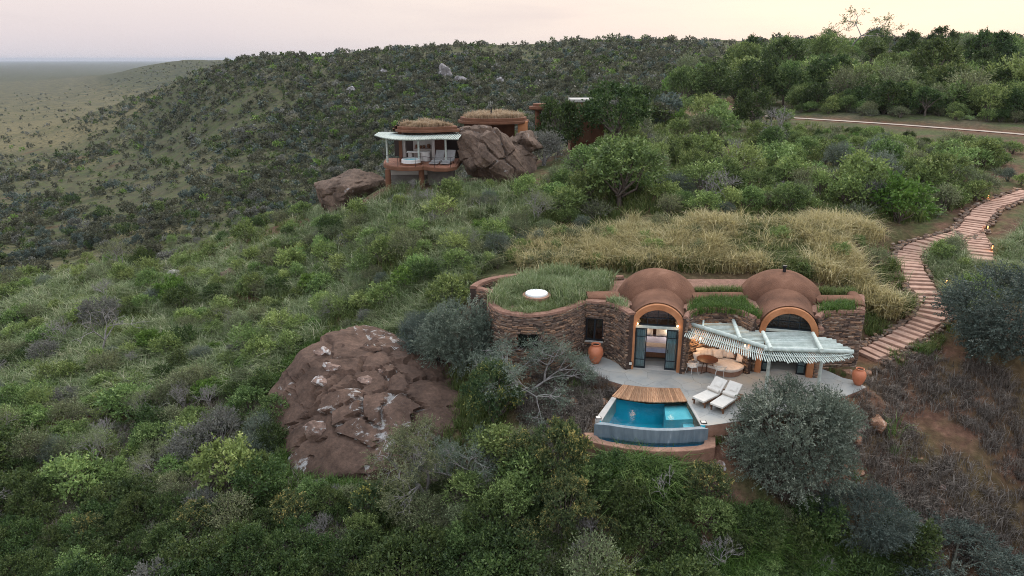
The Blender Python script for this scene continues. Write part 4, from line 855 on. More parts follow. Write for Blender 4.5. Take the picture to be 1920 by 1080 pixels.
# ------------------------------------------------------------------ road and the stepped path
def ribbon(line, width, dz, name, mat, parent=None):
    vs = []; 
    for i, p in enumerate(line):
        d = (line[min(i + 1, len(line) - 1)] - line[max(i - 1, 0)]).to_2d().normalized(); n = Vector((d.y, -d.x)); j = rnd.uniform(-.1, .1)
        for k in (-.5, -.17, .17, .5):
            q = p.to_2d() + n * (width * k + j); vs.append((q.x, q.y, p.z + dz - (.03 if abs(k) == .5 else 0)))
    fs = [(i * 4 + k, i * 4 + k + 1, i * 4 + 4 + k + 1, i * 4 + 4 + k) for i in range(len(line) - 1) for k in range(3)]
    return MB().add(vs, fs).build(name, mat, parent, smooth=True)
road = ribbon(ROAD, 1.5, .04, 'road', 'roadmat'); tag(road, kind='structure')
def resample(line, step):
    o_ = [line[0]]; acc = 0
    for a, b in zip(line[:-1], line[1:]):
        l = (b - a).to_2d().length; t_ = step - acc
        while t_ <= l: o_.append(a.lerp(b, t_ / l)); t_ += step
        acc = (acc + l) % step
    return o_
def mk_path(line, name):
    pl = ribbon(line, 1.55, -.05, name, 'terra_low'); tag(pl, kind='structure')
    pts = resample(line, .1); i = 0; n = len(pts)
    while i < n - 6:
        L = rnd.choice((4, 4, 5, 5, 6)) if rnd.random() > .1 else rnd.choice((9, 11)); j = min(i + L, n - 1); a, b = pts[i], pts[j]; d = (b - a).to_2d().normalized(); nn = Vector((d.y, -d.x)); w_ = 1.36 * rnd.uniform(.90, 1.08) / 2; sh = rnd.uniform(-.05, .05)
        da = (pts[min(i + 3, n - 1)] - pts[max(i - 3, 0)]).to_2d().normalized(); db = (pts[min(j + 3, n - 1)] - pts[max(j - 3, 0)]).to_2d().normalized(); na, nb = Vector((da.y, -da.x)), Vector((db.y, -db.x))
        A, B = a.to_2d() + d * .02, b.to_2d() - d * .02
        quad = [A + na * (w_ + sh), B + nb * (w_ + sh), B - nb * (w_ - sh), A - na * (w_ - sh)]; zt = max(a.z, b.z) * .5 + (a.z + b.z) * .25 + .05 + rnd.uniform(-.012, .012); quad = [q + Vector((rnd.uniform(-.035, .035), rnd.uniform(-.03, .03))) for q in quad]
        MB().prism([(q.x, q.y) for q in quad], zt - .22, zt).build('step', 'step', pl, bevel=.018)
        i = j
    return pl
path = mk_path(PATHL, 'path'); path2 = mk_path(PATHB, 'path')
# ------------------------------------------------------------------ rock
def rock_mat(name, base, lichen, lich_amt, sc=1.0, dark=.35):
    m, t, o = new_mat(name); tcn = N(t, 'ShaderNodeTexCoord'); v = tcn.outputs['Object']
    a = N(t, 'ShaderNodeTexNoise', {'Vector': v, 'Scale': .9 * sc, 'Detail': 8, 'Roughness': .68}); b_ = N(t, 'ShaderNodeTexNoise', {'Vector': v, 'Scale': 6 * sc, 'Detail': 6, 'Roughness': .7}); c_ = N(t, 'ShaderNodeTexNoise', {'Vector': v, 'Scale': 1.25 * sc, 'Detail': 9, 'Roughness': .75, 'Distortion': .6})
    col = ramp_node(t, a.outputs['Fac'], [(.3, tuple(x * dark for x in base)), (.45, tuple(x * .75 for x in base)), (.58, base), (.72, tuple(x * 1.45 for x in base))])
    sp = ramp_node(t, b_.outputs['Fac'], [(.3, (.62, .62, .62)), (.7, (1.25, 1.2, 1.15))]); mu = N(t, 'ShaderNodeMix', {'Factor': 1.0, 'A': col, 'B': sp}, data_type='RGBA', blend_type='MULTIPLY')
    at = N(t, 'ShaderNodeAttribute', attribute_name='lich'); k = N(t, 'ShaderNodeMath', {0: c_.outputs['Fac'], 1: at.outputs['Fac']}, operation='ADD'); k2 = N(t, 'ShaderNodeMapRange', {0: k.outputs[0], 1: 1.0 - lich_amt, 2: 1.06 - lich_amt})
    mx = N(t, 'ShaderNodeMix', {'Factor': k2.outputs[0], 'A': mu.outputs['Result'], 'B': c4(lichen)}, data_type='RGBA')
    p = N(t, 'ShaderNodeBsdfPrincipled', {'Base Color': mx.outputs['Result'], 'Roughness': .9, 'Specular IOR Level': .2}); bp = N(t, 'ShaderNodeBump', {'Height': b_.outputs['Fac'], 'Strength': .7, 'Distance': .06}); t.links.new(bp.outputs[0], p.inputs['Normal']); t.links.new(p.outputs[0], o.inputs[0]); return m
M['rock_brown'] = rock_mat('rock_brown', (.122, .080, .062), (.36, .35, .34), .35); M['rock_slab'] = rock_mat('rock_slab', (.27, .19, .16), (.46, .44, .43), .44, 2); M['rock_far'] = rock_mat('rock_far', (.15, .108, .085), (.30, .28, .27), .30, .9); M['rock_grey'] = rock_mat('rock_grey', (.26, .25, .26), (.45, .45, .46), .4, .5); M['rock_tan'] = rock_mat('rock_tan', (.36, .21, .14), (.5, .42, .36), .36, 2.5, .6)
from mathutils import noise as mnoise
def unit_(v):
    v = Vector(v).normalized(); return (v.x, v.y, v.z)
def boulder(name, c, rad, mat, seed, sub=5, expo=3.2, cell=1.5, crack=.10, step=.16, rough=.22, tilt=(0, 0, 0), parent=None, strata=0.0, flat_top=None, sx=0.0, npl=26):
    bm = bmesh.new(); bmesh.ops.create_icosphere(bm, subdivisions=sub, radius=1.0); r = random.Random(seed); off = Vector((r.uniform(0, 90), r.uniform(0, 90), r.uniform(0, 90)))
    nseed = max(10, int(4 * math.pi * (sum(rad) / 3) ** 2 / cell ** 2)); cells = []
    for i in range(nseed):
        d = Vector((r.gauss(0, 1), r.gauss(0, 1), r.gauss(0, 1))).normalized(); cells.append((d, r.uniform(-1, 1)))
    CD = np.array([tuple(d) for d, _ in cells]); CO = np.array([o_ for _, o_ in cells]); RA = Vector(rad); lich = []
    vs = list(bm.verts); dirs = np.array([tuple(v.co) for v in vs]); e = expo
    k = (np.abs(dirs) ** e).sum(1) ** (-1 / e); base = dirs * k[:, None] * np.array(rad)
    pn = np.array([unit_([r.gauss(0, 1), r.gauss(0, 1), r.gauss(0, 1)]) for _ in range(npl)]); pdist = np.array([r.uniform(.66, .95) for _ in range(npl)])
    if flat_top: pn[0] = (0, 0, 1); pdist[0] = flat_top
    lim = np.min(np.where(dirs @ pn.T > .05, pdist[None] / np.maximum(dirs @ pn.T, .05), 9), axis=1); k = np.minimum(k, lim) * .1 + np.minimum(k * 1.08, lim) * .9; base = dirs * k[:, None] * np.array(rad)
    kc = (np.abs(CD) ** e).sum(1) ** (-1 / e); lc = np.min(np.where(CD @ pn.T > .05, pdist[None] / np.maximum(CD @ pn.T, .05), 9), axis=1); kc = np.minimum(kc, lc) * .1 + np.minimum(kc * 1.08, lc) * .9; cb = CD * kc[:, None] * np.array(rad)
    wob = np.array([[mnoise.noise(Vector(p) * .8 + off) for p in base], [mnoise.noise(Vector(p) * .8 + off * 2) for p in base], [mnoise.noise(Vector(p) * .8 + off * 3) for p in base]]).T * .5
    q = base + wob; dd = np.sqrt(((q[:, None] - cb[None]) ** 2).sum(-1)); o2 = np.argsort(dd, 1)[:, :2]; ar = np.arange(len(q)); f1, f2 = dd[ar, o2[:, 0]], dd[ar, o2[:, 1]]
    edge = np.clip((f2 - f1) / (cell * .075), 0, 1); disp = CO[o2[:, 0]] * step * edge - crack * (1 - edge)
    big = np.array([mnoise.noise(Vector(p) * (1.1 / max(rad)) * 1.6 + off) for p in base]) * max(rad) * .08
    fine = np.array([mnoise.fractal(Vector(p) * 1.3 + off, 1.0, 2.0, 4) for p in base]) * rough * .5
    if strata: fine = fine + strata * np.array([math.floor(((p[2] + .55 * p[0] + .25 * mnoise.noise(Vector(p) * .7 + off)) * 1.5)) % 3 - 1 for p in base])
    out = base + dirs * (disp + big + fine)[:, None]; out[:, 0] += sx * out[:, 2]
    E = Matrix.Rotation(tilt[2], 3, 'Z') @ Matrix.Rotation(tilt[1], 3, 'Y') @ Matrix.Rotation(tilt[0], 3, 'X'); out = out @ np.array(E).T
    for v, p in zip(vs, out): v.co = p
    me = bpy.data.meshes.new(name); bm.to_mesh(me); bm.free(); me.materials.append(M[mat]); a = me.attributes.new('lich', 'FLOAT', 'POINT'); a.data.foreach_set('value', ((1 - edge) * .10 + np.where(CO[o2[:, 0]] > .55, .10, -.03)).astype(np.float32))
    me.polygons.foreach_set('use_smooth', np.ones(len(me.polygons), bool)); me.set_sharp_from_angle(angle=R(26)); o_ = bpy.data.objects.new(name, me); o_.location = c; return put(o_, parent)
# the great cracked boulder left of the terrace
bc = PY(728, 776, 33.0)
big = boulder('boulder', bc, (5.25, 4.7, 3.25), 'rock_brown', 4, 6, 5.0, 1.75, .36, .11, .14, (R(8), R(2), R(-8)), flat_top=.74, npl=11); tag(big, 'huge flat-topped brown boulder split by cracks, below the round stone room', 'boulder')
big.scale = (1.27, 1.0, 1.12)
SL = [(604, 660, .48, .26, 'small square block on the back edge of the cracked boulder'), (625, 688, .62, .3, 'rounded lichen-spotted block resting on the cracked boulder'), (606, 716, .80, .24, 'long pale slab lying on the cracked boulder'), (687, 713, .52, .2, 'pale pink slab in the middle of the cracked boulder top'), (716, 696, .24, .16, 'little pale stone near the middle of the cracked boulder top'), (592, 805, .78, .6, 'big loose block hanging on the front face of the cracked boulder'), (697, 650, .8, .24, 'low dark slab behind the back rim of the cracked boulder')]
bpy.context.view_layer.update()
dg = bpy.context.evaluated_depsgraph_get()
def hit_scene(o_, u, v):
    d = Vector(ray(u, v)).normalized(); inv = o_.matrix_world.inverted(); a = inv @ Vector((0, 0, HC)); ok, p, n, i = o_.ray_cast(a, (inv.to_3x3() @ d).normalized()); return (o_.matrix_world @ p) if ok else None
for i, (u, v, rx, rz, lb) in enumerate(SL):
    p = hit_scene(big, u, v + rz * 14) or G1(u, v)
    b_ = boulder('rock_slab', p + Vector((0, .05, rz * .35)), (rx, rx * .62, rz), 'rock_slab' if i != 6 else 'rock_brown', 20 + i, 4, 3.4, .8, .02, .05, .14, (R(8), R(6), rnd.uniform(-.4, .4))); tag(b_, lb, 'rock', 'loose blocks on the cracked boulder')
far_b = boulder('boulder', PY(930, 287, 61.5) + Vector((0, 1.4, -.4)), (3.8, 3.2, 2.7), 'rock_far', 31, 6, 2.8, 2.2, .22, .3, .3, (R(12), R(16), R(14)), strata=.07); tag(far_b, 'large striped boulder that the upper lodge is built against', 'boulder')
fb2 = boulder('boulder', PY(650, 345, 65.5) + Vector((0, .8, -.7)), (4.2, 3.0, 2.2), 'rock_far', 37, 5, 2.6, 1.6, .12, .22, .3, (R(4), R(-8), 0), strata=.04); tag(fb2, 'dark lichen-patched boulder on the ridge left of the upper lodge', 'boulder')
fb3 = boulder('boulder', PY(985, 268, 65), (1.7, 1.6, 1.2), 'rock_far', 41, 4, 2.6, 1.2, .1, .15, .25, (0, 0, 0)); tag(fb3, 'dark shoulder of rock beside the pale flowering bush', 'boulder')
SR = [(835, 140, 3.3, 4.6, 'rock_grey', 'tall pale crag standing on the far hillside'), (866, 146, 3.6, 2.0, 'rock_grey', 'low pinkish crag beside the tall pale one'), (937, 150, 2.0, 2.0, 'rock_grey', 'small white crag alone on the far hillside'), (897, 152, 1.8, 1.3, 'rock_grey', 'small dark crag between the pale ones on the far hillside'), (757, 128, 3, 1.5, 'rock_grey', 'low crag left of the tall pale crag'), (720, 130, 2.6, 1.5, 'rock_grey', 'low crag at the left end of the far outcrop'), (660, 165, 2.4, 1.5, 'rock_grey', 'crag among scrub lower down the far hillside')]
for i, (u, v, rx, rz, mt, lb) in enumerate(SR):
    p = G1(u, v + 8); tag(boulder('crag', p + Vector((0, 0, rz * .3)), (rx, rx * .8, rz), mt, 60 + i, 4, 2.4, 1.6, .1, .35, .6, (0, R(10), 0)), lb, 'rock', 'crags on the far hillside')
SM = [(1641, 789, .62, .55, 'rock_tan', 'large tan angular rock beside the bright grass tuft'), (1606, 798, .45, .42, 'rock_slab', 'grey-tan rock half hidden by the round grey-green bush'), (1603, 820, .4, .35, 'rock_tan', 'tan rock at the foot of the round grey-green bush'), (1285, 846, .28, .42, 'rock_slab', 'upright split rock below the pool trough'), (1352, 872, .32, .32, 'rock_slab', 'grey-pink rock left of the round grey-green bush'), (1327, 924, .22, .2, 'rock_tan', 'small reddish rock on the bare slope below the pool'), (1608, 884, .36, .12, 'rock_tan', 'flat tan rock with a grass tuft below it'), (1592, 697, .3, .14, 'rock_tan', 'pinkish flat rock behind the small urn'), (1626, 697, .32, .22, 'rock_tan', 'round tan rock behind the small urn'), (1630, 712, .22, .14, 'rock_tan', 'pink stone right of the small urn'), (1078, 752, .3, .3, 'rock_tan', 'pink pointed rock left of the pool deck'), (1062, 745, .34, .16, 'rock_tan', 'flat dull rock beside the pink pointed one'), (1130, 754, .28, .14, 'rock_tan', 'flat stone against the pool coping'), (402, 613, .55, .4, 'rock_tan', 'round orange rock on the green hillside'), (431, 562, .5, .35, 'rock_tan', 'orange rock under a bush higher on the green hillside'), (330, 512, .9, .6, 'rock_grey', 'grey rock near the top of the green hillside'), (212, 580, .9, .5, 'rock_far', 'brown rock ledge on the green hillside'), (153, 584, 1.1, .35, 'rock_far', 'long flat rock on the left of the green hillside'), (432, 515, .9, .9, 'rock_far', 'dark rock face among bushes on the green hillside'), (836, 392, 1.2, .8, 'rock_far', 'dark rock in the grass below the upper lodge'), (803, 520, .7, .4, 'rock_grey', 'grey rock on the bare strip left of the round room'), (905, 355, .7, .4, 'rock_grey', 'pale rock just below the upper lodge boulder'), (1722, 990, .25, .2, 'rock_tan', 'orange stone low on the dry slope'), (1768, 912, .22, .2, 'rock_slab', 'grey stone on the dry slope'), (1766, 938, .2, .14, 'rock_tan', 'small orange stone on the dry slope under the grey one'), (1728, 860, .15, .1, 'rock_tan', 'little tan stone high on the dry slope'), (1784, 955, .18, .12, 'rock_slab', 'grey chip beside the orange stones on the dry slope')]
for i, (u, v, rx, rz, mt, lb) in enumerate(SM):
    p = G1(u, v + rz * 12); tag(boulder('rock', p + Vector((0, 0, rz * .12)), (rx, rx * .8, rz), mt, 100 + i, 3, 3.2, .6, .03, .06, .12, (R(rnd.uniform(-15, 15)), R(rnd.uniform(-15, 15)), rnd.uniform(0, 3))), lb, 'rock', 'scattered rocks')
# kerb of small stones along the path
V = []; Qk = []; tn = []
for L_, sides, n in ((PATHL, (-1,), 900), (PATHL, (1,), 360), (PATHB, (1,), 90)):
    for i in range(n):
        k = rnd.uniform(0, len(L_) - 1.01); j = int(k); p = L_[j].lerp(L_[j + 1], k - j); d = (L_[j + 1] - L_[j]).to_2d().normalized(); nn = Vector((d.y, -d.x)) * rnd.choice(sides); q = p.to_2d() + nn * (.80 + abs(rnd.gauss(0, .15)))
        s = rnd.uniform(.06, .17); pr = SPROTO[rnd.randrange(8)] * (s * 1.6, s * 1.1, s * .8); a = rnd.uniform(0, 6); zz = float(ground(q.x, q.y)); cs, sn = math.cos(a), math.sin(a)
        Qk.append(SQ + 8 * len(V)); V.append(np.stack([q.x + pr[:, 0] * cs - pr[:, 1] * sn, q.y + pr[:, 0] * sn + pr[:, 1] * cs, zz + .04 + rnd.uniform(0, .14) + pr[:, 2]], -1)); tn += [rnd.uniform(.3, 1)] * 6
ke = np_obj('kerb_stones', np.concatenate(V), np.concatenate(Qk), [M['stone']], None, tint=tn); tag(ke, 'low kerb of loose brown stones along the stepped path', 'stones', kind='stuff')
# bollard lights along the path
def bollard(u, v, label, lit=True, h=.55):
    p = G1(u, v); r_ = thing('path_bollard', label, 'path light', p, 'bollard lights along the stepped path')
    MB().tube([p, p + Vector((0, 0, h))], .055, 10).build('post', 'wood_dark', r_, smooth=True); MB().lathe([(.075, h), (.075, h + .04), (.03, h + .06)], p, 12).build('cap', 'black', r_, smooth=True)
    d = Vector((-.05, -.06, 0))
    MB().box(p + Vector((-.02, -.05, h * .72)), (.06, .035, .2)).build('lens', 'lampglow_low' if lit else 'canvas', r_)
    if lit:
        l = bpy.data.lights.new('lamp_light', 'POINT'); l.energy = 2.2; l.color = (1, .5, .2); l.shadow_soft_size = .03; o_ = bpy.data.objects.new('lamp_light', l); o_.location = p + Vector((-.06, -.14, h * .55)); put(o_, r_)
bollard(1851, 377, 'lit path bollard by the top bend of the stepped path'); bollard(1858, 474, 'lit path bollard beside the short side branch of the path'); bollard(1772, 540, 'lit path bollard inside the middle bend of the path'); bollard(1730, 574, 'unlit path bollard on the lodge side of the path', False); bollard(1851, 430, 'low path light where the two paths meet', True, .25)

# ------------------------------------------------------------------ the upper lodge
M['rock_found'] = surf('rock_found', [(0, (.13, .12, .115)), (1, (.25, .235, .22))], 1.5, .95, .4)
up = thing('upper_lodge', 'upper lodge with round red-brown roofs, grass on top and a pole-shaded balcony', 'lodge', PY(790, 320, 62))
zf = 6.15; zc_ = 8.55
fl1 = catmull([PZ(724, 297.5, zf), PZ(719, 304, zf), PZ(722, 309, zf), PZ(740, 313, zf), PZ(765, 314, zf), PZ(790, 313, zf), PZ(795, 312.5, zf), PZ(815, 315, zf), PZ(840, 315, zf), PZ(856, 312, zf)], 4)
bkp = [Vector((fl1[-1].x + .3, 66)), Vector((fl1[0].x + .3, 66))]
MB().prism([(p.x, p.y) for p in fl1] + [(p.x, p.y) for p in bkp], zf - .32, zf).build('balcony', 'fascia', up, bevel=.03)
pp = [p + Vector((0, .22, 0)) for p in fl1]; pp[0].x += .2; pp[-1].x -= .2
# timber boards of the balcony floor
x0_, x1_ = min(p.x for p in pp), max(p.x for p in pp); nb = 34
for i in range(nb):
    xa, xb = x0_ + (x1_ - x0_) * (i + .04) / nb, x0_ + (x1_ - x0_) * (i + .96) / nb
    poly = [(p.x, p.y) for p in pp] + [(bkp[0].x, 65.7), (bkp[1].x, 65.7)]; q = clip_convex(clip_convex(poly, 1, 0, xb), -1, 0, -xa)
    if len(q) >= 3: MB().prism(q, zf - .005, zf + .02).build('floor_board', 'deckred', up)
for u, v, b_ in ((727, 318, 354), (790, 318, 342)):
    a = PY(u, v, 60.8); e = PY(u, b_, 60.8); g = float(ground(a.x, a.y)); MB().tube([(a.x, a.y, min(e.z, g) - .3), (a.x, a.y, zf - .3)], [.27, .25], 14).build('pillar', 'fascia', up, smooth=True)
a, b_ = PY(732, 320, 61.6), PY(801, 320, 61.6); MB().box(((a.x + b_.x) / 2, 61.8, zf - .62), (b_.x - a.x, .25, .6)).build('beam', 'plaster_white', up, bevel=.02)
a, b_ = PY(803, 320, 61.8), PY(850, 320, 61.8); MB().box(((a.x + b_.x) / 2, 62.6, zf - 1.1), (b_.x - a.x, 1.6, 1.6)).build('foundation', 'rock_found', up, bevel=.03)
a, b_ = PY(733, 330, 64), PY(800, 330, 64); MB().box(((a.x + b_.x) / 2, 65, zf - 1.6), (b_.x - a.x, 1.6, 2.6)).build('foundation', 'rock_found', up, bevel=.03)
# railing
rp = [p + Vector((0, .1, 0)) for p in fl1]; rp = rp[3:]
MB().tube([p + Vector((0, 0, .85)) for p in rp], .02, 6).build('rail', 'black', up)
MB().tube([p + Vector((0, 0, .45)) for p in rp], .008, 5).build('rail', 'black', up)
for p in rp[::5]: MB().tube([p, p + Vector((0, 0, .86))], .018, 6).build('baluster', 'black', up)
# back wall of the room
def pan(u0, u1, y, z0, z1, name, mat, th=.2):
    a, b_ = PY(u0, 280, y), PY(u1, 280, y); return MB().box(((a.x + b_.x) / 2, y + th / 2, (z0 + z1) / 2), (b_.x - a.x, th, z1 - z0)).build(name, mat, up)
pan(775, 813, 64.6, zf, zc_ + .4, 'wall', 'plaster_white'); pan(754, 760, 63.2, zf, zc_ + .3, 'wall', 'plaster_white', .5); pan(748, 754, 63.0, zf, zc_ + .3, 'wall', 'fascia', .5); pan(760, 776, 66.5, zf, zc_ + .3, 'doorway', 'dark'); pan(810, 815, 63.4, zf, zc_ + .3, 'wall', 'plaster_white', .4); pan(813, 838, 64.8, zf, zc_ + .3, 'door', 'wood_dark', .1); pan(836, 862, 65.5, zf, zc_ + .3, 'doorway', 'dark'); pan(740, 865, 67.2, zf, zc_ + .4, 'wall', 'dark')  # doorways are solid panels coloured dark, standing in for shade inside
sh = pan(777, 809, 64.42, zf + 1.05, zf + 1.12, 'shelf', 'wood_dark', .2)
for i, (u, w_, h_) in enumerate(((781, .3, .28), (789, .25, .2), (795, .3, .22), (804, .35, .34))):
    a = PY(u, 280, 64.4); MB().lathe([(w_ * .3, 0), (w_ * .5, h_ * .4), (w_ * .4, h_ * .9), (w_ * .3, h_)], (a.x, 64.5, zf + 1.12), 12).build('pot', 'wood_mid', sh, smooth=True)
# slatted canopy
can = catmull([PZ(702, 254, zc_), PZ(722, 259, zc_), PZ(745, 261.5, zc_), PZ(780, 262, zc_), PZ(820, 260.5, zc_), PZ(858, 261, zc_)], 12); ns = 60
for i in range(ns):
    f = i / (ns - 1); a = on(can, f); a = a + Vector((0, rnd.uniform(-.12, .12), 0)); MB().tube([a, Vector((a.x + .15, 64.4, zc_ + .12))], .045, 5).build('canopy_pole', 'pole', up)
for f in (.25, .6): pass
MB().tube([on(can, f) + Vector((0, .9, -.1)) for f in np.linspace(0, 1, 24)], .08, 8).build('beam', 'pole', up, smooth=True)
for u in (727, 786, 836.5):
    a = PZ(u, 307.5 if u > 730 else 305, zf); MB().tube([(a.x, a.y, zf), (a.x, a.y, zc_)], [.1, .085], 10).build('post', 'pole', up, smooth=True)
# roofs with their double rims
def rim_roof(pts, z0, name, h1=.26, h2=.3, inset=.32, depth=5.0):
    f = catmull(pts, 5); bx0, bx1 = f[0].x, f[-1].x; cx = (bx0 + bx1) / 2; ymax = f[0].y + depth
    ring = [(p.x, p.y) for p in f] + [(cx + (bx1 - bx0) / 2 * math.cos(t_), f[-1].y + depth * math.sin(t_)) for t_ in np.linspace(.15, math.pi - .15, 14)]
    MB().prism(ring, z0, z0 + h1).build('roof', 'fascia', up, bevel=.04); my = sum(p[1] for p in ring) / len(ring); k = .93
    ring2 = [(cx + (x - cx) * k, my + (y - my) * k) for x, y in ring]; MB().prism(ring2, z0 + h1 - .01, z0 + h1 + h2).build('roof_kerb', 'fascia', up, bevel=.03); return [(cx + (x - cx) * .88, my + (y - my) * .88) for x, y in ring], z0 + h1 + h2
ROOF_G = []
ROOF_G.append(rim_roof([PY(739, 251, 64), PY(745, 252, 62.6), PY(770, 253, 61.9), PY(800, 253, 61.9), PY(828, 251.5, 62.4), PY(862, 250, 62.8)], 8.85, 'roof', .24, .24, depth=3.2))
zr2 = PY(925, 236, 66.5).z
ROOF_G.append(rim_roof([PY(858, 228, 69), PY(868, 231, 67.4), PY(895, 233, 66.6), PY(925, 233.5, 66.4), PY(960, 232, 66.8), PY(985, 229, 67.8), PY(992, 227, 69)], zr2 + .1, 'roof', .26, .28, depth=3.5))
a = PY(980, 240, 68.2); MB().box((a.x, 68.2, zr2 - .9), (.95, .9, 2.4)).build('pillar', 'orange', up, bevel=.05)
a, b_ = PY(870, 240, 69), PY(965, 240, 69); MB().box(((a.x + b_.x) / 2, 69.6, zr2 - 1.2), (b_.x - a.x, .3, 2.7)).build('wall', 'fascia', up)
a = PY(921, 212, 68); MB().tube([(a.x, 68, zr2 + .5), (a.x, 68, PY(921, 200, 68).z)], .07, 8).build('flue', 'black', up)
# balcony furniture of the upper lodge
tb = PZ(769, 304, zf + .3); tub = thing('soaking_tub', 'round white soaking tub on the upper balcony', 'tub', (tb.x, tb.y, zf)); c = Vector((tb.x, tb.y + .6, zf + .02))
MB().lathe([(.78, 0), (.84, .05), (.84, .46), (.80, .5), (.76, .5), (.74, .3), (.1, .28)], c, 30).build('shell', 'white', tub, smooth=True); MB().lathe([(1.0, -.0), (1.0, .16), (.86, .17)], c + Vector((0, .0, 0)), 30).build('plinth', 'fascia', tub, smooth=True)
MB().lathe([(.7, .4), (.74, .41), (.7, .415)], c, 24).build('water', 'tile_pale', tub)
a = PZ(790, 300, zf + .2); bt = thing('balcony_table', 'white balcony table with thick base behind the tub', 'table', (a.x, a.y, zf)); MB().box((a.x - .35, a.y + .8, zf + .82), (2.1, .7, .1)).build('tabletop', 'white', bt, bevel=.02); MB().lathe([(.42, .02), (.42, .77)], (a.x + .3, a.y + .8, zf), 20).build('base', 'white', bt)
MB().lathe([(.2, .02), (.2, .77)], (a.x - 1.1, a.y + .8, zf), 12).build('base', 'white', bt)
def chaise(u, label):
    a = PZ(u, 310, zf); r_ = thing('balcony_lounger', label, 'lounger', (a.x, a.y, zf), 'loungers on the upper balcony'); T = Matrix.Translation((a.x, a.y + .3, zf)) @ Matrix.Rotation(R(-14), 4, 'Z')
    MB().box((0, .55, .3), (.8, 1.2, .14)).xf(T).build('seat', 'grey_pad', r_, bevel=.03); MB().box((0, .45, 0), (.8, .95, .14)).xf(T @ Matrix.Translation((0, 1.1, .32)) @ Matrix.Rotation(R(58), 4, 'X')).build('backrest', 'grey_pad', r_, bevel=.03); MB().box((0, -.25, .18), (.8, .5, .12)).xf(T).build('footrest', 'grey_pad', r_, bevel=.03)
    for sx_ in (-.33, .33):
        for yy in (-.4, 1.0): MB().box((sx_, yy, .12), (.06, .06, .24)).xf(T).build('leg', 'wood_dark', r_)
chaise(815, 'grey lounger on the upper balcony nearer the tub'); chaise(836, 'grey lounger on the upper balcony nearer the boulder')
a = PZ(829, 306, zf); dr = thing('side_drum', 'small white side table between the balcony loungers', 'side table', (a.x, a.y, zf)); MB().lathe([(.2, .02), (.22, .4), (.21, .44)], (a.x, a.y + .2, zf), 18).build('drum', 'white', dr, smooth=True); MB().lathe([(.23, .44), (.23, .47)], (a.x, a.y + .2, zf), 18).build('top', 'white', dr)
# the block with the door behind the trees
gt = thing('entrance_block', 'red-brown entrance block with a wooden door between dark trees', 'building', PY(1100, 262, 74)); yb = 74.0
a, b_ = PY(1070, 260, yb), PY(1132, 260, yb); zt = PY(1100, 192, yb).z; zb = PY(1100, 266, yb).z
MB().box(((a.x + b_.x) / 2, yb + 1.6, (zt + zb) / 2 - .5), (b_.x - a.x, 3.2, zt - zb + 1)).build('wall', 'fascia', gt, bevel=.03); MB().box(((a.x + b_.x) / 2, yb + 1.6, zt + .16), (b_.x - a.x + .2, 3.4, .3)).build('roof', 'concrete', gt, bevel=.02)
a, b_ = PY(1087, 260, yb), PY(1107, 260, yb); zd = PY(1100, 216, yb).z; dr_ = MB().box(((a.x + b_.x) / 2, yb - .03, (zd + zb) / 2), (b_.x - a.x, .1, zd - zb)).build('door', 'wood_mid', gt, bevel=.01)
for k in range(5): MB().box((a.x + (b_.x - a.x) * (k + .5) / 5, yb - .09, (zd + zb) / 2), ((b_.x - a.x) / 5 - .02, .03, zd - zb - .1)).build('door_board', 'wood_mid', dr_)
MB().box(((a.x + b_.x) / 2, yb - .03, zd + .3), (b_.x - a.x, .1, .55)).build('fanlight', 'glass', gt)
a = PY(1005, 195, 72); zt3 = PY(1005, 205, 72).z; px_ = thing('roofed_porch', 'small round red-brown porch roof on a thick column beside the dark tree', 'porch', PY(1008, 240, 72)); MB().lathe([(1.1, 0), (1.3, .12), (1.3, .35), (.9, .36), (.9, .62)], (a.x + .6, 72.8, zt3 - .1), 28).build('roof', 'fascia', px_, smooth=True); MB().tube([(a.x + .25, 72.6, zt3 - 3.4), (a.x + .25, 72.6, zt3)], .32, 14).build('column', 'fascia', px_, smooth=True)
# ------------------------------------------------------------------ vegetation
rs = np.random.RandomState(21)
def unit(v): return v / np.maximum(np.linalg.norm(v, axis=-1, keepdims=True), 1e-9)
def leaves(P0, D, L, k, ll, lw, spread, rng, t0=.15, droop=0.0, tipbias=0):
    """k leaves along each sprig: rhombic quads; returns V, tint"""
    n = len(P0); t_ = np.linspace(t0, 1, k)[None, :, None]; pos = P0[:, None] + D[:, None] * L[:, None, None] * t_; pos[..., 2] -= droop * (L[:, None] * t_[..., 0]) ** 2
    dr = unit(D[:, None] * .8 + rng.normal(size=(n, k, 3)) * spread); pr = unit(np.cross(dr, rng.normal(size=(n, k, 3)))); sc = rng.uniform(.7, 1.3, (n, k, 1))
    a = pos; b = pos + dr * ll * .5 * sc + pr * lw * .5 * sc; c = pos + dr * ll * sc; d = pos + dr * ll * .5 * sc - pr * lw * .5 * sc
    V = np.stack([a, b, c, d], 2).reshape(-1, 3); tint = np.clip(rng.normal(.45, .16, (n, 1)) + rng.normal(0, .12, (n, k)) + tipbias * (t_[..., 0] - .5), 0, 1).ravel(); return V, tint
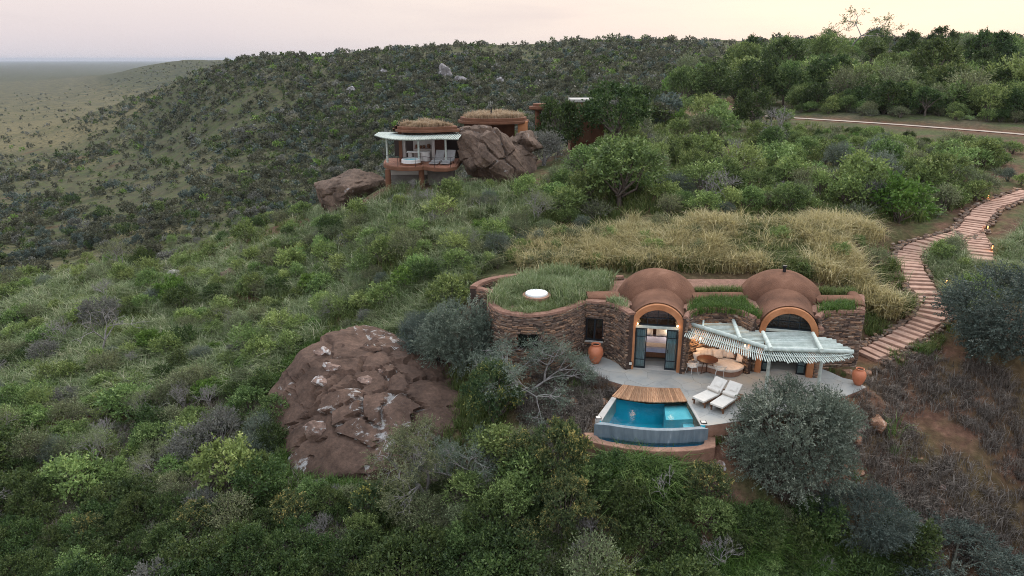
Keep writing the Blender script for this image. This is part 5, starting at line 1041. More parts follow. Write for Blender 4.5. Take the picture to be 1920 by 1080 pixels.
def frustums(P0, P1, R0, R1, sides=4):
    P0, P1 = np.asarray(P0, float), np.asarray(P1, float); n = len(P0); d = unit(P1 - P0); ref = np.where(np.abs(d[:, 2:3]) > .9, np.array([[1., 0, 0]]), np.array([[0, 0, 1.]])); a = unit(np.cross(d, ref)); b = np.cross(d, a)
    th = np.arange(sides) * 2 * math.pi / sides; rg = a[:, None] * np.cos(th)[None, :, None] + b[:, None] * np.sin(th)[None, :, None]
    V = np.concatenate([P0[:, None] + rg * np.asarray(R0)[:, None, None], P1[:, None] + rg * np.asarray(R1)[:, None, None]], 1).reshape(-1, 3)
    k = np.arange(sides); q = np.stack([k, (k + 1) % sides, sides + (k + 1) % sides, sides + k], -1); Q = (q[None] + (np.arange(n) * 2 * sides)[:, None, None]).reshape(-1, 4); return V, Q
def branching(rng, base_n, length, levels, spread, up, r0, kids=3, base=(0, 0, 0), shrink=.68):
    """returns segment arrays and tip positions/directions"""
    S0, S1, R0, R1 = [], [], [], []; cur = [(np.array(base, float), unit(np.array([rng.normal() * spread, rng.normal() * spread, 1.0])), length, r0) for _ in range(base_n)]; tips = []
    for lv in range(levels):
        nx = []
        for p, d, l, r in cur:
            q = p
            for s in range(2):
                d2 = unit(d + rng.normal(size=3) * .22); e = q + d2 * l * .5; S0.append(q); S1.append(e); R0.append(r * (1 - .2 * s)); R1.append(r * (.8 - .2 * s)); q = e; d = d2
            if lv == levels - 1: tips.append((q, d)); continue
            for k in range(kids):
                nd = unit(d + rng.normal(size=3) * spread + np.array([0, 0, up])); nx.append((q, nd, l * shrink * rng.uniform(.75, 1.2), r * .6))
        cur = nx
    T = np.array([p for p, _ in tips]); TD = np.array([d for _, d in tips]); return np.array(S0), np.array(S1), np.array(R0), np.array(R1), T, TD
def quads(n): return np.arange(n * 4).reshape(-1, 4)
def crown_points(rng, m, shape=(1, 1, .8), zc=.8, lo=-.25, rmin=.45, rmax=.8):
    d = unit(rng.normal(size=(m * 4, 3))); d = d[d[:, 2] > lo][:m]; return d * rng.uniform(rmin, rmax, (len(d), 1)) * np.array(shape) + np.array([0, 0, zc]), d
PROTO = {}
def bush_proto(kind, seed, leafm, stemm, m=20, ns=420, k=7, ll=.11, lw=.055, L=(.2, .4), rc=.34, spread=.75, shape=(1, 1, .78), zc=.72, lo=-.2, stick=0, droop=0, tip=0, up=.35, trunk=0, stems=True, rmin=.45, rmax=.8):
    rng = np.random.RandomState(seed); C, cd_ = crown_points(rng, m, shape, zc, lo, rmin, rmax); rcs = rc * rng.uniform(.7, 1.25, len(C)); i = rng.randint(0, len(C), ns); d = unit(rng.normal(size=(ns, 3)) + cd_[i] * .6 + np.array([0, 0, up])); P0 = C[i] + d * rcs[i][:, None] * rng.uniform(.25, .8, (ns, 1)); Ls = rng.uniform(L[0], L[1], ns); D = unit(d + cd_[i] * .4 + rng.normal(size=(ns, 3)) * .3)
    V, tn = leaves(P0, D, Ls, k, ll, lw, spread, rng, droop=droop, tipbias=tip); cl = np.repeat(rng.normal(0, .13, len(C))[i], k); tn = np.clip(tn + cl, 0, 1); V[:, 2] = np.maximum(V[:, 2], .0)
    fol = np_mesh('foliage', V, quads(len(V) // 4), [leafm], tint=tn)
    nb = min(len(C), 14); b0 = np.array([0, 0, trunk]) + rng.normal(size=(nb, 3)) * [.05, .05, 0]; mid = b0 * .5 + C[:nb] * .5 + rng.normal(size=(nb, 3)) * .06; mid[:, 2] = np.maximum(mid[:, 2], trunk * .9)
    S0 = np.concatenate([b0, mid]); S1 = np.concatenate([mid, C[:nb]]); r0 = np.concatenate([np.full(nb, .035), np.full(nb, .022)]); r1 = np.concatenate([np.full(nb, .022), np.full(nb, .008)])
    if trunk: S0 = np.concatenate([S0, [[0, 0, -.15]]]); S1 = np.concatenate([S1, [[0, 0, trunk + .02]]]); r0 = np.append(r0, .085); r1 = np.append(r1, .06)
    if stick: S0 = np.concatenate([S0, P0[::2]]); S1 = np.concatenate([S1, (P0 + D * Ls[:, None])[::2]]); r0 = np.append(r0, np.full(len(P0[::2]), stick)); r1 = np.append(r1, np.full(len(P0[::2]), stick * .4))
    Vs, Qs = frustums(S0, S1, r0, r1, 4); st = np_mesh('stems', Vs, Qs, [stemm]); PROTO.setdefault(kind, []).append((fol, st, (V, tn), (Vs, Qs)))
LM = {}
LM['green'] = leaf_mat('leaf_green_sunlit', [(0, (0.076, 0.116, 0.039)), (.45, (0.160, 0.236, 0.075)), (.8, (0.284, 0.378, 0.124)), (1, (0.453, 0.528, 0.211))])  # green leaf brightened to carry the left hillside's sunlight; lime and olive likewise
LM['mid'] = leaf_mat('leaf_mid', [(0, (0.055, 0.085, 0.028)), (.45, (0.115, 0.173, 0.055)), (.8, (0.204, 0.278, 0.092)), (1, (0.326, 0.389, 0.157))])  # the same green without the painted sunlight
LM['lime'] = leaf_mat('leaf_lime', [(0, (0.093, 0.137, 0.045)), (.45, (0.199, 0.271, 0.089)), (.8, (0.328, 0.419, 0.147)), (1, (0.484, 0.559, 0.259))])
LM['olive'] = leaf_mat('leaf_olive', [(0, (0.073, 0.092, 0.046)), (.45, (0.156, 0.186, 0.092)), (.8, (0.253, 0.287, 0.149)), (1, (0.386, 0.419, 0.245))])
LM['thorn'] = leaf_mat('leaf_thorn', [(0, (0.068, 0.092, 0.070)), (.45, (0.135, 0.173, 0.132)), (.8, (0.223, 0.263, 0.203)), (1, (0.365, 0.405, 0.324))], .12, .012)
LM['thorn_dark'] = leaf_mat('leaf_thorn_dark', [(0, (0.036, 0.054, 0.046)), (.45, (0.074, 0.102, 0.086)), (.8, (0.120, 0.156, 0.132)), (1, (0.204, 0.240, 0.204))], .12, .012)
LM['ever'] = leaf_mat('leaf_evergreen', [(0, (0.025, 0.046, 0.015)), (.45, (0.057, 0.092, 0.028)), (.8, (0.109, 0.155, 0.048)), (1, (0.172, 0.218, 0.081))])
LM['ytip'] = leaf_mat('leaf_yellow_tip', [(0, (0.033, 0.061, 0.026)), (.5, (0.077, 0.116, 0.046)), (.8, (0.143, 0.165, 0.061)), (.93, (0.297, 0.264, 0.083)), (1, (0.396, 0.341, 0.110))], .12)
LM['grey'] = leaf_mat('leaf_grey', [(0, (0.077, 0.083, 0.073)), (.5, (0.138, 0.143, 0.123)), (1, (0.264, 0.264, 0.231))], .15, .01)
LM['bright'] = leaf_mat('leaf_bright', [(0, (0.050, 0.100, 0.018)), (.45, (0.105, 0.190, 0.035)), (.8, (0.170, 0.270, 0.060)), (1, (0.260, 0.360, 0.110))], .12, .01)
BK = surf('bark', [(0, (.07, .055, .045)), (1, (.17, .14, .12))], 8, .95, .3); BKT = surf('bark_thorn', [(0, (.06, .065, .05)), (1, (.13, .13, .105))], 8, .95, .3); BKG = surf('bark_grey', [(0, (.16, .15, .145)), (1, (.34, .32, .31))], 8, .95, .3)
for s in range(4): bush_proto('green', 100 + s, LM['green'], BK, 20, 430, 7, .12, .06, shape=(1, 1, .72))
for s in range(3): bush_proto('lime', 110 + s, LM['lime'], BK, 18, 380, 7, .115, .055, (.25, .5), up=.7)
for s in range(3): bush_proto('olive', 120 + s, LM['olive'], BK, 22, 420, 8, .085, .035, (.25, .5), stick=.006)
for s in range(3): bush_proto('thorn', 130 + s, LM['thorn'], BKT, 34, 760, 10, .075, .022, (.25, .5), .3, .8, stick=.006)
for s in range(4): bush_proto('tree', 140 + s, LM['ever'], BK, 30, 1000, 7, .085, .045, (.12, .26), .27, .8, shape=(1, 1, .8), zc=.95, lo=-.45, trunk=.45, rmin=.5, rmax=.85)
for s in range(3): bush_proto('broad', 150 + s, LM['mid'], BK, 30, 900, 7, .085, .042, (.14, .3), .3, .8, shape=(1, 1, .75), zc=.8, lo=-.5, trunk=.25)
for s in range(3): bush_proto('dark', 155 + s, LM['ever'], BK, 22, 520, 7, .11, .055, (.2, .42), shape=(1, 1, .72))  # evergreen leaf colour stands in for shade on the bottom slopes
for s in range(2): bush_proto('ytip', 160 + s, LM['ytip'], BK, 34, 520, 9, .10, .042, (.14, .26), .25, .85, tip=.5, up=.8)
LM['dusk'] = leaf_mat('leaf_dusk', [(0, (.040, .045, .028)), (.45, (.075, .082, .050)), (.8, (.12, .125, .080)), (1, (.19, .19, .13))])
LM['spray'] = leaf_mat('leaf_spray', [(0, (0.075, 0.094, 0.047)), (.45, (0.150, 0.182, 0.092)), (.8, (0.240, 0.281, 0.151)), (1, (0.360, 0.396, 0.235))])
def spray_proto(seed, mat, ns=120, k=18):
    rng = np.random.RandomState(seed); P0 = rng.normal(size=(ns, 3)) * [.2, .2, 0]; D = unit(rng.normal(size=(ns, 3)) * [.55, .55, .2] + [0, 0, 1.0]); L = rng.uniform(.6, 1.35, ns); V, tn = leaves(P0, D, L, k, .095, .034, .75, rng, t0=.25, droop=.25); fol = np_mesh('foliage', V, quads(len(V) // 4), [mat], tint=tn)
    E = P0 + D * L[:, None]; E[:, 2] -= .25 * L ** 2; Mi = (P0 + D * L[:, None] * .5); Mi[:, 2] -= .25 * (L * .5) ** 2; Vs, Qs = frustums(np.concatenate([P0, Mi]), np.concatenate([Mi, E]), np.full(2 * ns, .009), np.full(2 * ns, .004), 3); PROTO.setdefault('spray', []).append((fol, np_mesh('stems', Vs, Qs, [BKG]), (V, tn), (Vs, Qs)))
for s in range(4): spray_proto(165 + s, LM['spray'] if s % 2 else LM['lime'], 100 + 20 * s)
for s in range(2): bush_proto('bright', 170 + s, LM['bright'], BK, 14, 330, 7, .14, .075, (.2, .35))
for s in range(2): bush_proto('pale', 180 + s, LM['grey'], BKG, 20, 420, 7, .09, .05, (.25, .45), stick=.006, up=.7)
bush_proto('hero_thorn', 190, LM['thorn'], BKT, 75, 3600, 13, .040, .016, (.12, .24), .22, .7, shape=(1, 1, .78), zc=.72, lo=-.75, stick=.0028, rmin=.55, rmax=.84, up=.25)
bush_proto('hero_dark', 191, LM['thorn_dark'], BKT, 75, 3200, 13, .040, .016, (.13, .26), .22, .7, shape=(1, 1, .78), zc=.72, lo=-.75, stick=.0026, rmin=.55, rmax=.84, up=.25)
bush_proto('hero_ytip', 192, LM['ytip'], BK, 55, 1700, 9, .065, .028, (.09, .17), .2, .85, tip=.5, up=.8, lo=-.5)
def bare_proto(seed, n, length, levels, spread, r0, leafy=0, kind='bare', leafm=None, kids=3, up=.2, ll=.07, lw=.02, L=(.15, .4), per=6):
    rng = np.random.RandomState(seed); S0, S1, R0, R1, T, TD = branching(rng, n, length, levels, spread, up, r0, kids); V, Q = frustums(S0, S1, R0, R1, 4); st = np_mesh('branches', V, Q, [BKG])
    if leafy:
        i = rng.randint(0, len(T), leafy); P0 = T[i] + rng.normal(size=(leafy, 3)) * .12; D = unit(TD[i] + rng.normal(size=(leafy, 3)) * .9); LV, tn = leaves(P0, D, rng.uniform(L[0], L[1], leafy), per, ll, lw, .7, rng); fol = np_mesh('foliage', LV, quads(len(LV) // 4), [leafm], tint=tn); PROTO.setdefault(kind, []).append((fol, st, (LV, tn), (V, Q)))
    else: PROTO.setdefault(kind, []).append((None, st, None, (V, Q)))
for s in range(3): bare_proto(200 + s, 5, .55, 5, .42, .028, kind='bare')
for s in range(2): bare_proto(210 + s, 3, .9, 5, .45, .05, 900, 'silver', LM['olive'], up=.12)
bare_proto(215, 4, 1.35, 5, .62, .10, 2600, 'silver_hero', LM['olive'], up=.05, ll=.10, lw=.03, per=8, L=(.2, .5))
bare_proto(216, 3, 1.35, 5, .60, .10, 2400, 'silver_hero2', LM['thorn'], up=.05, ll=.10, lw=.028, per=8, L=(.2, .5))
bare_proto(218, 1, 1.6, 5, .5, .09, 0, 'dead_tree', up=.1)
bare_proto(220, 1, 1.9, 5, .75, .13, 1100, 'acacia', LM['mid'], up=-.02, ll=.12, lw=.05, L=(.2, .5)); bare_proto(221, 1, 1.4, 5, .5, .10, 500, 'acacia', LM['olive'], up=.02, ll=.12, lw=.05)
def plant(kind, pos, r, label, cat, group, name, h=None, rz=None, whole=True, i=None):
    P = PROTO[kind]; fol, st, _, _ = P[rnd.randrange(len(P)) if i is None else i]; sc = (r, r * rnd.uniform(.9, 1.1), h if h else r * rnd.uniform(.9, 1.15)); rz = rnd.uniform(0, 6.28) if rz is None else rz
    e = bpy.data.objects.new(name, None if fol is not None else st); e.empty_display_size = .1; e.location = pos; e.rotation_euler = (0, 0, rz); e.scale = sc; COL.objects.link(e); tag(e, label, cat, group)
    if fol is not None:
        for nm, me in (('foliage' if cat != 'tree' else 'crown', fol), ('stems' if cat != 'tree' else 'trunk', st)):
            o_ = bpy.data.objects.new(nm, me); o_.parent = e; COL.objects.link(o_)
    return e
def plant1(kind, pos, r, label, cat, group, name):                       # small in the picture: one mesh
    P = PROTO_FAR[kind]; e = bpy.data.objects.new(name, P[rnd.randrange(len(P))]); e.location = pos; e.rotation_euler = (0, 0, rnd.uniform(0, 6.28)); e.scale = (r, r, r * rnd.uniform(.85, 1.15)); COL.objects.link(e); return tag(e, label, cat, group)
def simple_proto(seed, mat, n=170, leaf=.26, shape=(1, 1, .72), zc=.62, stem=True):
    rng = np.random.RandomState(seed); C, cd_ = crown_points(rng, 12, shape, zc, -.3, .4, .78); i = rng.randint(0, len(C), n); d = unit(rng.normal(size=(n, 3)) + cd_[i] * .8); P0 = C[i] + d * .26 * rng.uniform(.5, 1, (n, 1)); V, tn = leaves(P0, d, np.full(n, .12), 2, leaf, leaf * .55, .8, rng); V[:, 2] = np.maximum(V[:, 2], .02); return V, np.clip(tn + np.repeat(rng.normal(0, .12, len(C))[i], 2), 0, 1)
PROTO_FAR = {}; FARNP = {}; FARMID = {}
for kd, mt in (('far_green', 'dusk'), ('far_dark', 'thorn_dark'), ('far_olive', 'dusk'), ('far_grey', 'grey'), ('far_ever', 'ever'), ('far_bright', 'bright')):
    for s in range(4):
        V, tn = simple_proto(300 + s + len(kd), LM[mt], 420, .17); nb = 5; C = rs.normal(size=(nb, 3)) * [.35, .35, .1] + [0, 0, .6]; Vs, Qs = frustums(np.zeros((nb, 3)), C, np.full(nb, .05), np.full(nb, .02), 4)
        me = np_mesh('shrub', np.concatenate([V, Vs]), np.concatenate([quads(len(V) // 4), Qs + len(V)]), [LM[mt], BK], midx=np.concatenate([np.zeros(len(V) // 4), np.ones(len(Qs))]), tint=np.concatenate([tn, np.zeros(len(Qs))])); PROTO_FAR.setdefault(kd, []).append(me)
        FARNP.setdefault(kd, []).append(simple_proto(330 + s + len(kd), LM[mt], 30, .55)); FARMID.setdefault(kd, []).append(simple_proto(350 + s + len(kd), LM[mt], 170, .25))
# ---- where things may grow
def villa_block(x, y, m=.5): return inpoly(x, y, PLAT) | (dist_poly(x, y, PLAT, True) < m)
lodge_poly = [(-13.5, 59.3), (3.2, 59.3), (3.5, 74), (-13.5, 70)]
def free(x, y, m=.5):
    b = villa_block(x, y, m) | inpoly(x, y, POOLB) | (dist_poly(x, y, POOLB, True) < m) | (dist_poly(x, y, PATHL) < 1.0 + m * .6) | (dist_poly(x, y, PATHB) < 1.0 + m * .5) | (dist_poly(x, y, ROAD) < 1.3 + m * .5) | inpoly(x, y, lodge_poly)
    b |= (np.abs(x - bc.x) < 3.6 + m) & (np.abs(y - bc.y) < 2.5 + m) ; return ~b
PROT = [(1085, 560, 1640, 846, 25.5), (890, 510, 1110, 600, 31), (700, 200, 1005, 338, 59.5), (540, 655, 800, 900, 29.5), (572, 305, 720, 375, 63), (1612, 480, 1780, 690, 33), (1690, 400, 1800, 480, 42), (1800, 365, 1920, 445, 46), (1820, 430, 1870, 490, 42), (1490, 212, 1920, 252, 80), (1490, 214, 1760, 240, 97), (1080, 180, 1120, 262, 73), (1000, 190, 1020, 235, 71), (1600, 765, 1690, 830, 27), (1060, 455, 1690, 500, 41)]
def keeps_view(x, y, z, r, h, top=0):
    u, v = proj((x, y, z)); u2, v2 = proj((x, y, z + h)); pr = r * F / (y * CP - (z - HC) * SP)
    for a, b, c, d, yy in PROT:
        if y < yy and u + pr * .85 > a and u - pr * .85 < c and v2 < d - 4 and v > b: return False
    return True
placed = []
KINDW = {'green': 'mid green bush', 'lime': 'yellow-green bush', 'olive': 'olive small-leaved bush', 'thorn': 'grey-green thorny bush', 'tree': 'dark evergreen tree', 'broad': 'broad green tree', 'ytip': 'yellow-tipped bush', 'spray': 'upright feathery bush', 'bright': 'bright green bush', 'pale': 'pale silvery bush', 'bare': 'leafless grey bush', 'silver': 'silver-branched bush', 'dark': 'dark green bush'}
LMK = [(nm, G1(u, v)) for nm, u, v in (('white dead tree', 195, 672), ('cracked boulder', 560, 760), ('round stone room', 930, 620), ('upper lodge', 790, 345), ('dark ridge boulder', 620, 385), ('round orange rock', 402, 613), ('grey hillside rock', 330, 512), ('brown rock ledge', 212, 580), ('long flat rock', 153, 586), ('dark rock face', 432, 520), ('rock below the upper lodge', 836, 398), ('pale lodge rock', 905, 360), ('pool trough', 1220, 850), ('round thorn bush', 1480, 905), ('silver thorn tree', 800, 935), ('tall yellow-tipped bush', 1045, 910), ('grey snag', 1250, 968), ('straggling dark bush', 1610, 1010), ('straw grass', 1350, 420), ('stepped path', 1800, 440), ('bare grey tree', 1458, 252), ('bend of the road', 1400, 205), ('red road cutting', 1650, 215), ('right end of the road', 1880, 240), ('wooden entrance door', 1098, 268), ('broad tree above the straw', 1160, 385), ('pale flowering bush', 1020, 310), ('flat-topped ridge tree', 1618, 105), ('bushy skyline tree', 1855, 110), ('big rounded skyline tree', 1470, 135), ('olive domed tree', 1340, 145), ('bright green sapling', 1278, 165))]
def near_label(k, base, x, y, z, rel):
    nm, p = min(LMK, key=lambda q: (q[1].x - x) ** 2 + (q[1].y - y) ** 2); d = math.hypot(p.x - x, p.y - y) / (1 + max(0, y - 60) / 60); size = 'small' if rel < .72 else 'large' if rel > 1.2 else 'middling'
    how = ('right beside', 'right beside')[0] if d < 2.2 else ('just uphill of' if z > p.z + .25 else 'just downhill of' if z < p.z - .25 else 'level with and near') if d < 6 else ('well uphill of' if z > p.z + .25 else 'well downhill of' if z < p.z - .25 else 'some way along from')
    return f'{size} {KINDW[k]} {how} the {nm}'
def clash(x, y, r):
    for a, b, c in placed:
        if abs(a - x) < 6 and (a - x) ** 2 + (b - y) ** 2 < (c + r) ** 2 * .30: return True
    return False
# ---- landmark plants first
def hero(kind, u, v, r, h, label, cat, name, group=None, y=None, i=None, rz=None):
    p = G1(u, v) if y is None else Vector((PY(u, v, y).x, y, float(ground(PY(u, v, y).x, y)))); placed.append((p.x, p.y, r * .8)); return plant(kind, p - Vector((0, 0, .05)), r, label, cat, group, name, h, rz=rz, i=i)
hero('hero_thorn', 1480, 905, 2.75, 2.95, 'big round grey-green thorn bush in front of the terrace edge', 'bush', 'thorn_bush')
hero('hero_dark', 1890, 668, 3.3, 3.2, 'big dark grey-green bush beside the lower bend of the stepped path', 'bush', 'thorn_bush')
hero('hero_dark', 1610, 1010, 1.9, 1.6, 'dark straggling bush below the round grey-green one', 'bush', 'thorn_bush')
hero('hero_dark', 1780, 1085, 2.6, 1.3, 'low dark bush at the foot of the dry slope', 'bush', 'thorn_bush')
hero('hero_thorn', 865, 690, 2.45, 2.5, 'grey-green bush with white blossom left of the round stone room', 'bush', 'thorn_bush')
hero('hero_dark', 800, 672, 1.7, 1.7, 'blue-green thorn bush behind the cracked boulder', 'bush', 'thorn_bush')
hero('silver_hero2', 985, 745, .95, .85, 'silvery thorn tree leaning in front of the round stone room', 'tree', 'thorn_tree')
hero('silver_hero', 800, 935, 1.0, .92, 'silver-branched thorn tree in front of the cracked boulder', 'tree', 'thorn_tree')
hero('silver_hero2', 870, 900, .7, .66, 'small silver-branched thorn tree right of the cracked boulder', 'tree', 'thorn_tree')
hero('hero_ytip', 925, 790, 1.55, 2.0, 'yellow-tipped green bush between the boulder and the pool', 'bush', 'leafy_bush'); hero('hero_ytip', 1045, 910, 1.5, 2.0, 'yellow-tipped bush below the left side of the pool', 'bush', 'leafy_bush'); hero('hero_ytip', 985, 890, 1.1, 1.3, 'smaller yellow-tipped bush beside the tall one below the pool', 'bush', 'leafy_bush'); hero('hero_ytip', 1060, 990, 1.3, 1.5, 'yellow-tipped bush low on the slope beneath the pool', 'bush', 'leafy_bush')
hero('dead_tree', 195, 672, 1.0, .95, 'bare white dead tree on the green hillside', 'tree', 'dead_tree'); hero('dead_tree', 1250, 968, .42, .5, 'bare grey snag on the slope below the pool trough', 'tree', 'dead_tree')
# round dark trees by the upper lodge
for u, v, r, h, lb in ((1047, 268, 2.6, 3.1, 'round dark evergreen tree left of the wooden door'), (1150, 272, 3.3, 3.6, 'broad dark evergreen tree right of the wooden door'), (1205, 225, 2.2, 2.4, 'dark evergreen tree behind the broad one'), (1100, 340, 2.0, 1.9, 'green bushy tree below the entrance block'), (1160, 385, 3.3, 3.2, 'broad green tree above the straw grass'), (1410, 245, 2.6, 2.9, 'dark green tree left of the bare grey one by the road')): hero('tree' if 'evergreen' in lb or 'dark' in lb else 'broad', u, v, r, h, lb, 'tree', 'evergreen_tree', y=(70.5 if v < 280 and u < 1200 else None))
hero('bare', 1458, 252, 2.5, 2.3, 'bare grey round-headed tree beside the road', 'tree', 'bare_tree'); hero('pale', 1020, 310, 1.7, 2.0, 'pale flowering bush by the upper lodge boulder', 'bush', 'leafy_bush')
hero('acacia', 1618, 100, 3.4, 2.5, 'flat-topped thorn tree standing against the sky on the ridge', 'tree', 'acacia_tree', y=175, i=0); hero('bare', 1572, 100, 3.0, 2.6, 'bare round tree against the sky beside the flat-topped one', 'tree', 'bare_tree', y=178); hero('acacia', 1710, 85, 1.4, 1.1, 'small flat-topped tree far along the ridge', 'tree', 'acacia_tree', y=260, i=1)
hero('tree', 1855, 105, 4.8, 4.6, 'bushy round tree against the sky at the right of the ridge', 'tree', 'evergreen_tree', y=150); hero('tree', 1470, 130, 5.0, 5.0, 'big dark rounded tree rising above the ridge thicket', 'tree', 'evergreen_tree', y=150); hero('tree', 1340, 140, 4.8, 4.4, 'olive domed tree at the left of the ridge thicket', 'tree', 'evergreen_tree', y=140); hero('bright', 1278, 165, 2.6, 3.4, 'bright green sapling at the left end of the thicket', 'bush', 'leafy_bush')
# ---- the bush, zone by zone: outline in the photograph, kinds, number, radius
def scatter(zone, kinds, n, rr, labels, group, dens=1.0, hf=(.9, 1.2), seedn=0, ymax=400, gap=.45, cat='bush', lift=0):
    rg = random.Random(seedn + 77); us = [p[0] for p in zone]; vs = [p[1] for p in zone]; U = np.array([rg.uniform(min(us), max(us)) for _ in range(n * 9)]); Vv = np.array([rg.uniform(min(vs), max(vs)) for _ in range(n * 9)]); ok = inpoly(U, Vv, zone); U, Vv = U[ok], Vv[ok]; hit, X, Y, Zg = cast(U, Vv); fr = free(X, Y) & hit & (Y < ymax); cnt = 0
    for x, y, z, f in zip(X, Y, Zg, fr):
        if cnt >= n: break
        if not f: continue
        k = rg.choice(kinds); r = rg.uniform(*rr) * (1 if rg.random() > .15 else 1.25)
        if y < 100 and (clash(x, y, r * gap * 2) or not keeps_view(x, y, z, r, r * 1.55)): 
            r *= .62
            if clash(x, y, r * gap * 2) or not keeps_view(x, y, z, r, r * 1.55): continue
        placed.append((x, y, r)); cnt += 1; lb = near_label(k, labels[k], x, y, z, r / (rr[0] + rr[1]) * 2)
        tree = k in ('tree', 'broad'); plant(k, (x, y, z - .06), r, lb, 'tree' if tree else cat, lb, 'evergreen_tree' if tree else {'bare': 'bare_bush', 'silver': 'thorn_bush', 'thorn': 'thorn_bush', 'lime': 'yellow_green_bush', 'spray': 'feathery_bush', 'olive': 'small_leaved_bush', 'ytip': 'yellow_tipped_bush', 'pale': 'silvery_bush', 'dark': 'dark_shade_bush', 'bright': 'bright_bush'}.get(k, 'leafy_bush'), h=r * rg.uniform(*hf))
    return cnt
def lab(where): return {'green': 'mid green leafy bush ' + where, 'lime': 'yellow-green leafy bush ' + where, 'olive': 'olive small-leaved bush ' + where, 'thorn': 'grey-green thorny bush ' + where, 'tree': 'dense dark evergreen tree ' + where, 'broad': 'broad green bushy tree ' + where, 'ytip': 'yellow-tipped bush ' + where, 'spray': 'upright feathery bush ' + where, 'bright': 'bright green bush ' + where, 'pale': 'pale silvery bush ' + where, 'dark': 'dark green leafy bush ' + where, 'bare': 'leafless grey twiggy bush ' + where, 'silver': 'silver-branched thorn bush ' + where}
ZL = [(-150, 585), (0, 535), (200, 478), (450, 410), (570, 378), (720, 350), (860, 345), (1010, 350), (1010, 420), (960, 480), (890, 520), (850, 600), (760, 640), (560, 650), (500, 720), (330, 770), (-150, 790)]
counts = []
ZY_ = [(1020, 450), (1250, 425), (1600, 425), (1690, 470), (1700, 560), (1640, 560), (1400, 510), (1150, 505), (1000, 512)]
counts.append(scatter(ZL, ['green'] * 8 + ['lime'] * 5 + ['olive'] * 4 + ['spray'] * 7 + ['dark'] * 2 + ['thorn', 'pale', 'bright', 'bare', 'silver'], 400, (.5, 1.15), lab('on the green hillside left of the lodge'), '', seedn=1))
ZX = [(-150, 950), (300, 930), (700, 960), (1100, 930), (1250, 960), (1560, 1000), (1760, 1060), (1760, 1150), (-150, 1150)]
counts.append(scatter(ZX, ['dark'] * 9 + ['tree'] * 2 + ['broad'] * 2 + ['olive', 'spray', 'bare', 'ytip'], 190, (.55, 1.15), lab('at the foot of the slope'), '', seedn=22))  # mostly dark kinds: shade at the slope foot put in by leaf colour
ZB = [(-150, 770), (330, 760), (500, 700), (545, 900), (680, 930), (930, 860), (1100, 860), (1120, 1090), (1100, 1150), (-150, 1150)]
counts.append(scatter(ZB, ['green'] * 3 + ['dark'] * 6 + ['olive'] * 3 + ['spray'] * 5 + ['lime'] + ['thorn'] + ['bare'] + ['pale', 'silver', 'broad'], 165, (.65, 1.15), lab('on the shaded slope below the cracked boulder'), '', seedn=2))  # dark bushes weighted in so their colour darkens the slope like shade
ZC = [(1090, 880), (1250, 900), (1400, 975), (1560, 985), (1760, 1060), (1760, 1150), (1090, 1150)]
counts.append(scatter(ZC, ['dark'] * 6 + ['green'] * 2 + ['ytip'] * 2 + ['olive', 'broad'], 95, (.55, 1.15), lab('on the dark slope under the pool'), '', seedn=3))  # dark leaf kind dominates, its colour standing in for shade here
ZM = [(1010, 345), (1100, 285), (1250, 205), (1480, 230), (1700, 255), (1840, 290), (1850, 370), (1720, 420), (1200, 405), (1010, 430), (960, 450), (960, 380)]
counts.append(scatter(ZM, ['green'] * 6 + ['broad'] * 5 + ['lime'] * 2 + ['olive'] * 3 + ['spray'] * 4 + ['thorn', 'pale', 'bare', 'bright'], 210, (.85, 1.7), lab('on the slope between the straw grass and the road'), '', seedn=4))
ZR = [(1230, 205), (1270, 140), (1300, 112), (1500, 100), (1700, 92), (2050, 90), (2050, 225), (1700, 212), (1490, 200), (1350, 200)]
counts.append(scatter(ZR, ['tree'] * 4 + ['broad'] * 6 + ['olive'] * 3 + ['green'] * 4 + ['lime'], 210, (2.0, 3.5), lab('in the ridge thicket above the road'), '', seedn=5))
counts.append(scatter([(1480, 190), (2060, 198), (2060, 236), (1700, 216), (1490, 206)], ['broad'] * 3 + ['tree', 'olive', 'dark'], 100, (1.2, 2.2), lab('above the road'), '', seedn=15))
counts.append(scatter([(1470, 245), (1600, 250), (1900, 285), (1880, 330), (1480, 290)], ['green', 'olive', 'dark', 'spray'], 60, (.5, .95), lab('just below the road'), '', seedn=16))
counts.append(scatter([(1490, 198), (2060, 210), (2060, 244), (1760, 224), (1490, 212)], ['dark', 'olive', 'spray', 'green'], 90, (.6, 1.2), lab('at the road edge'), '', seedn=26))
ZS = [(1720, 470), (1830, 470), (1900, 470), (2000, 420), (2000, 620), (1800, 580)]
counts.append(scatter(ZS, ['green', 'lime', 'olive'], 14, (.5, .9), lab('inside the bend of the stepped path'), '', seedn=6))
ZT = [(1880, 290), (2050, 290), (2050, 350), (1900, 350), (1850, 330)]
counts.append(scatter(ZT, ['green', 'olive', 'thorn'], 10, (.5, .9), lab('on the stony ground below the road'), '', seedn=7))
counts.append(scatter(ZY_, ['green', 'spray', 'olive', 'lime'], 48, (.35, .75), lab('among the straw grass'), '', seedn=19))
ZK = [(900, 500), (1000, 430), (1100, 430), (1040, 500), (930, 520)]
counts.append(scatter(ZK, ['green', 'olive', 'thorn', 'lime'], 14, (.6, 1.0), lab('behind the round stone room'), '', seedn=8))
print('BUSHES', counts)
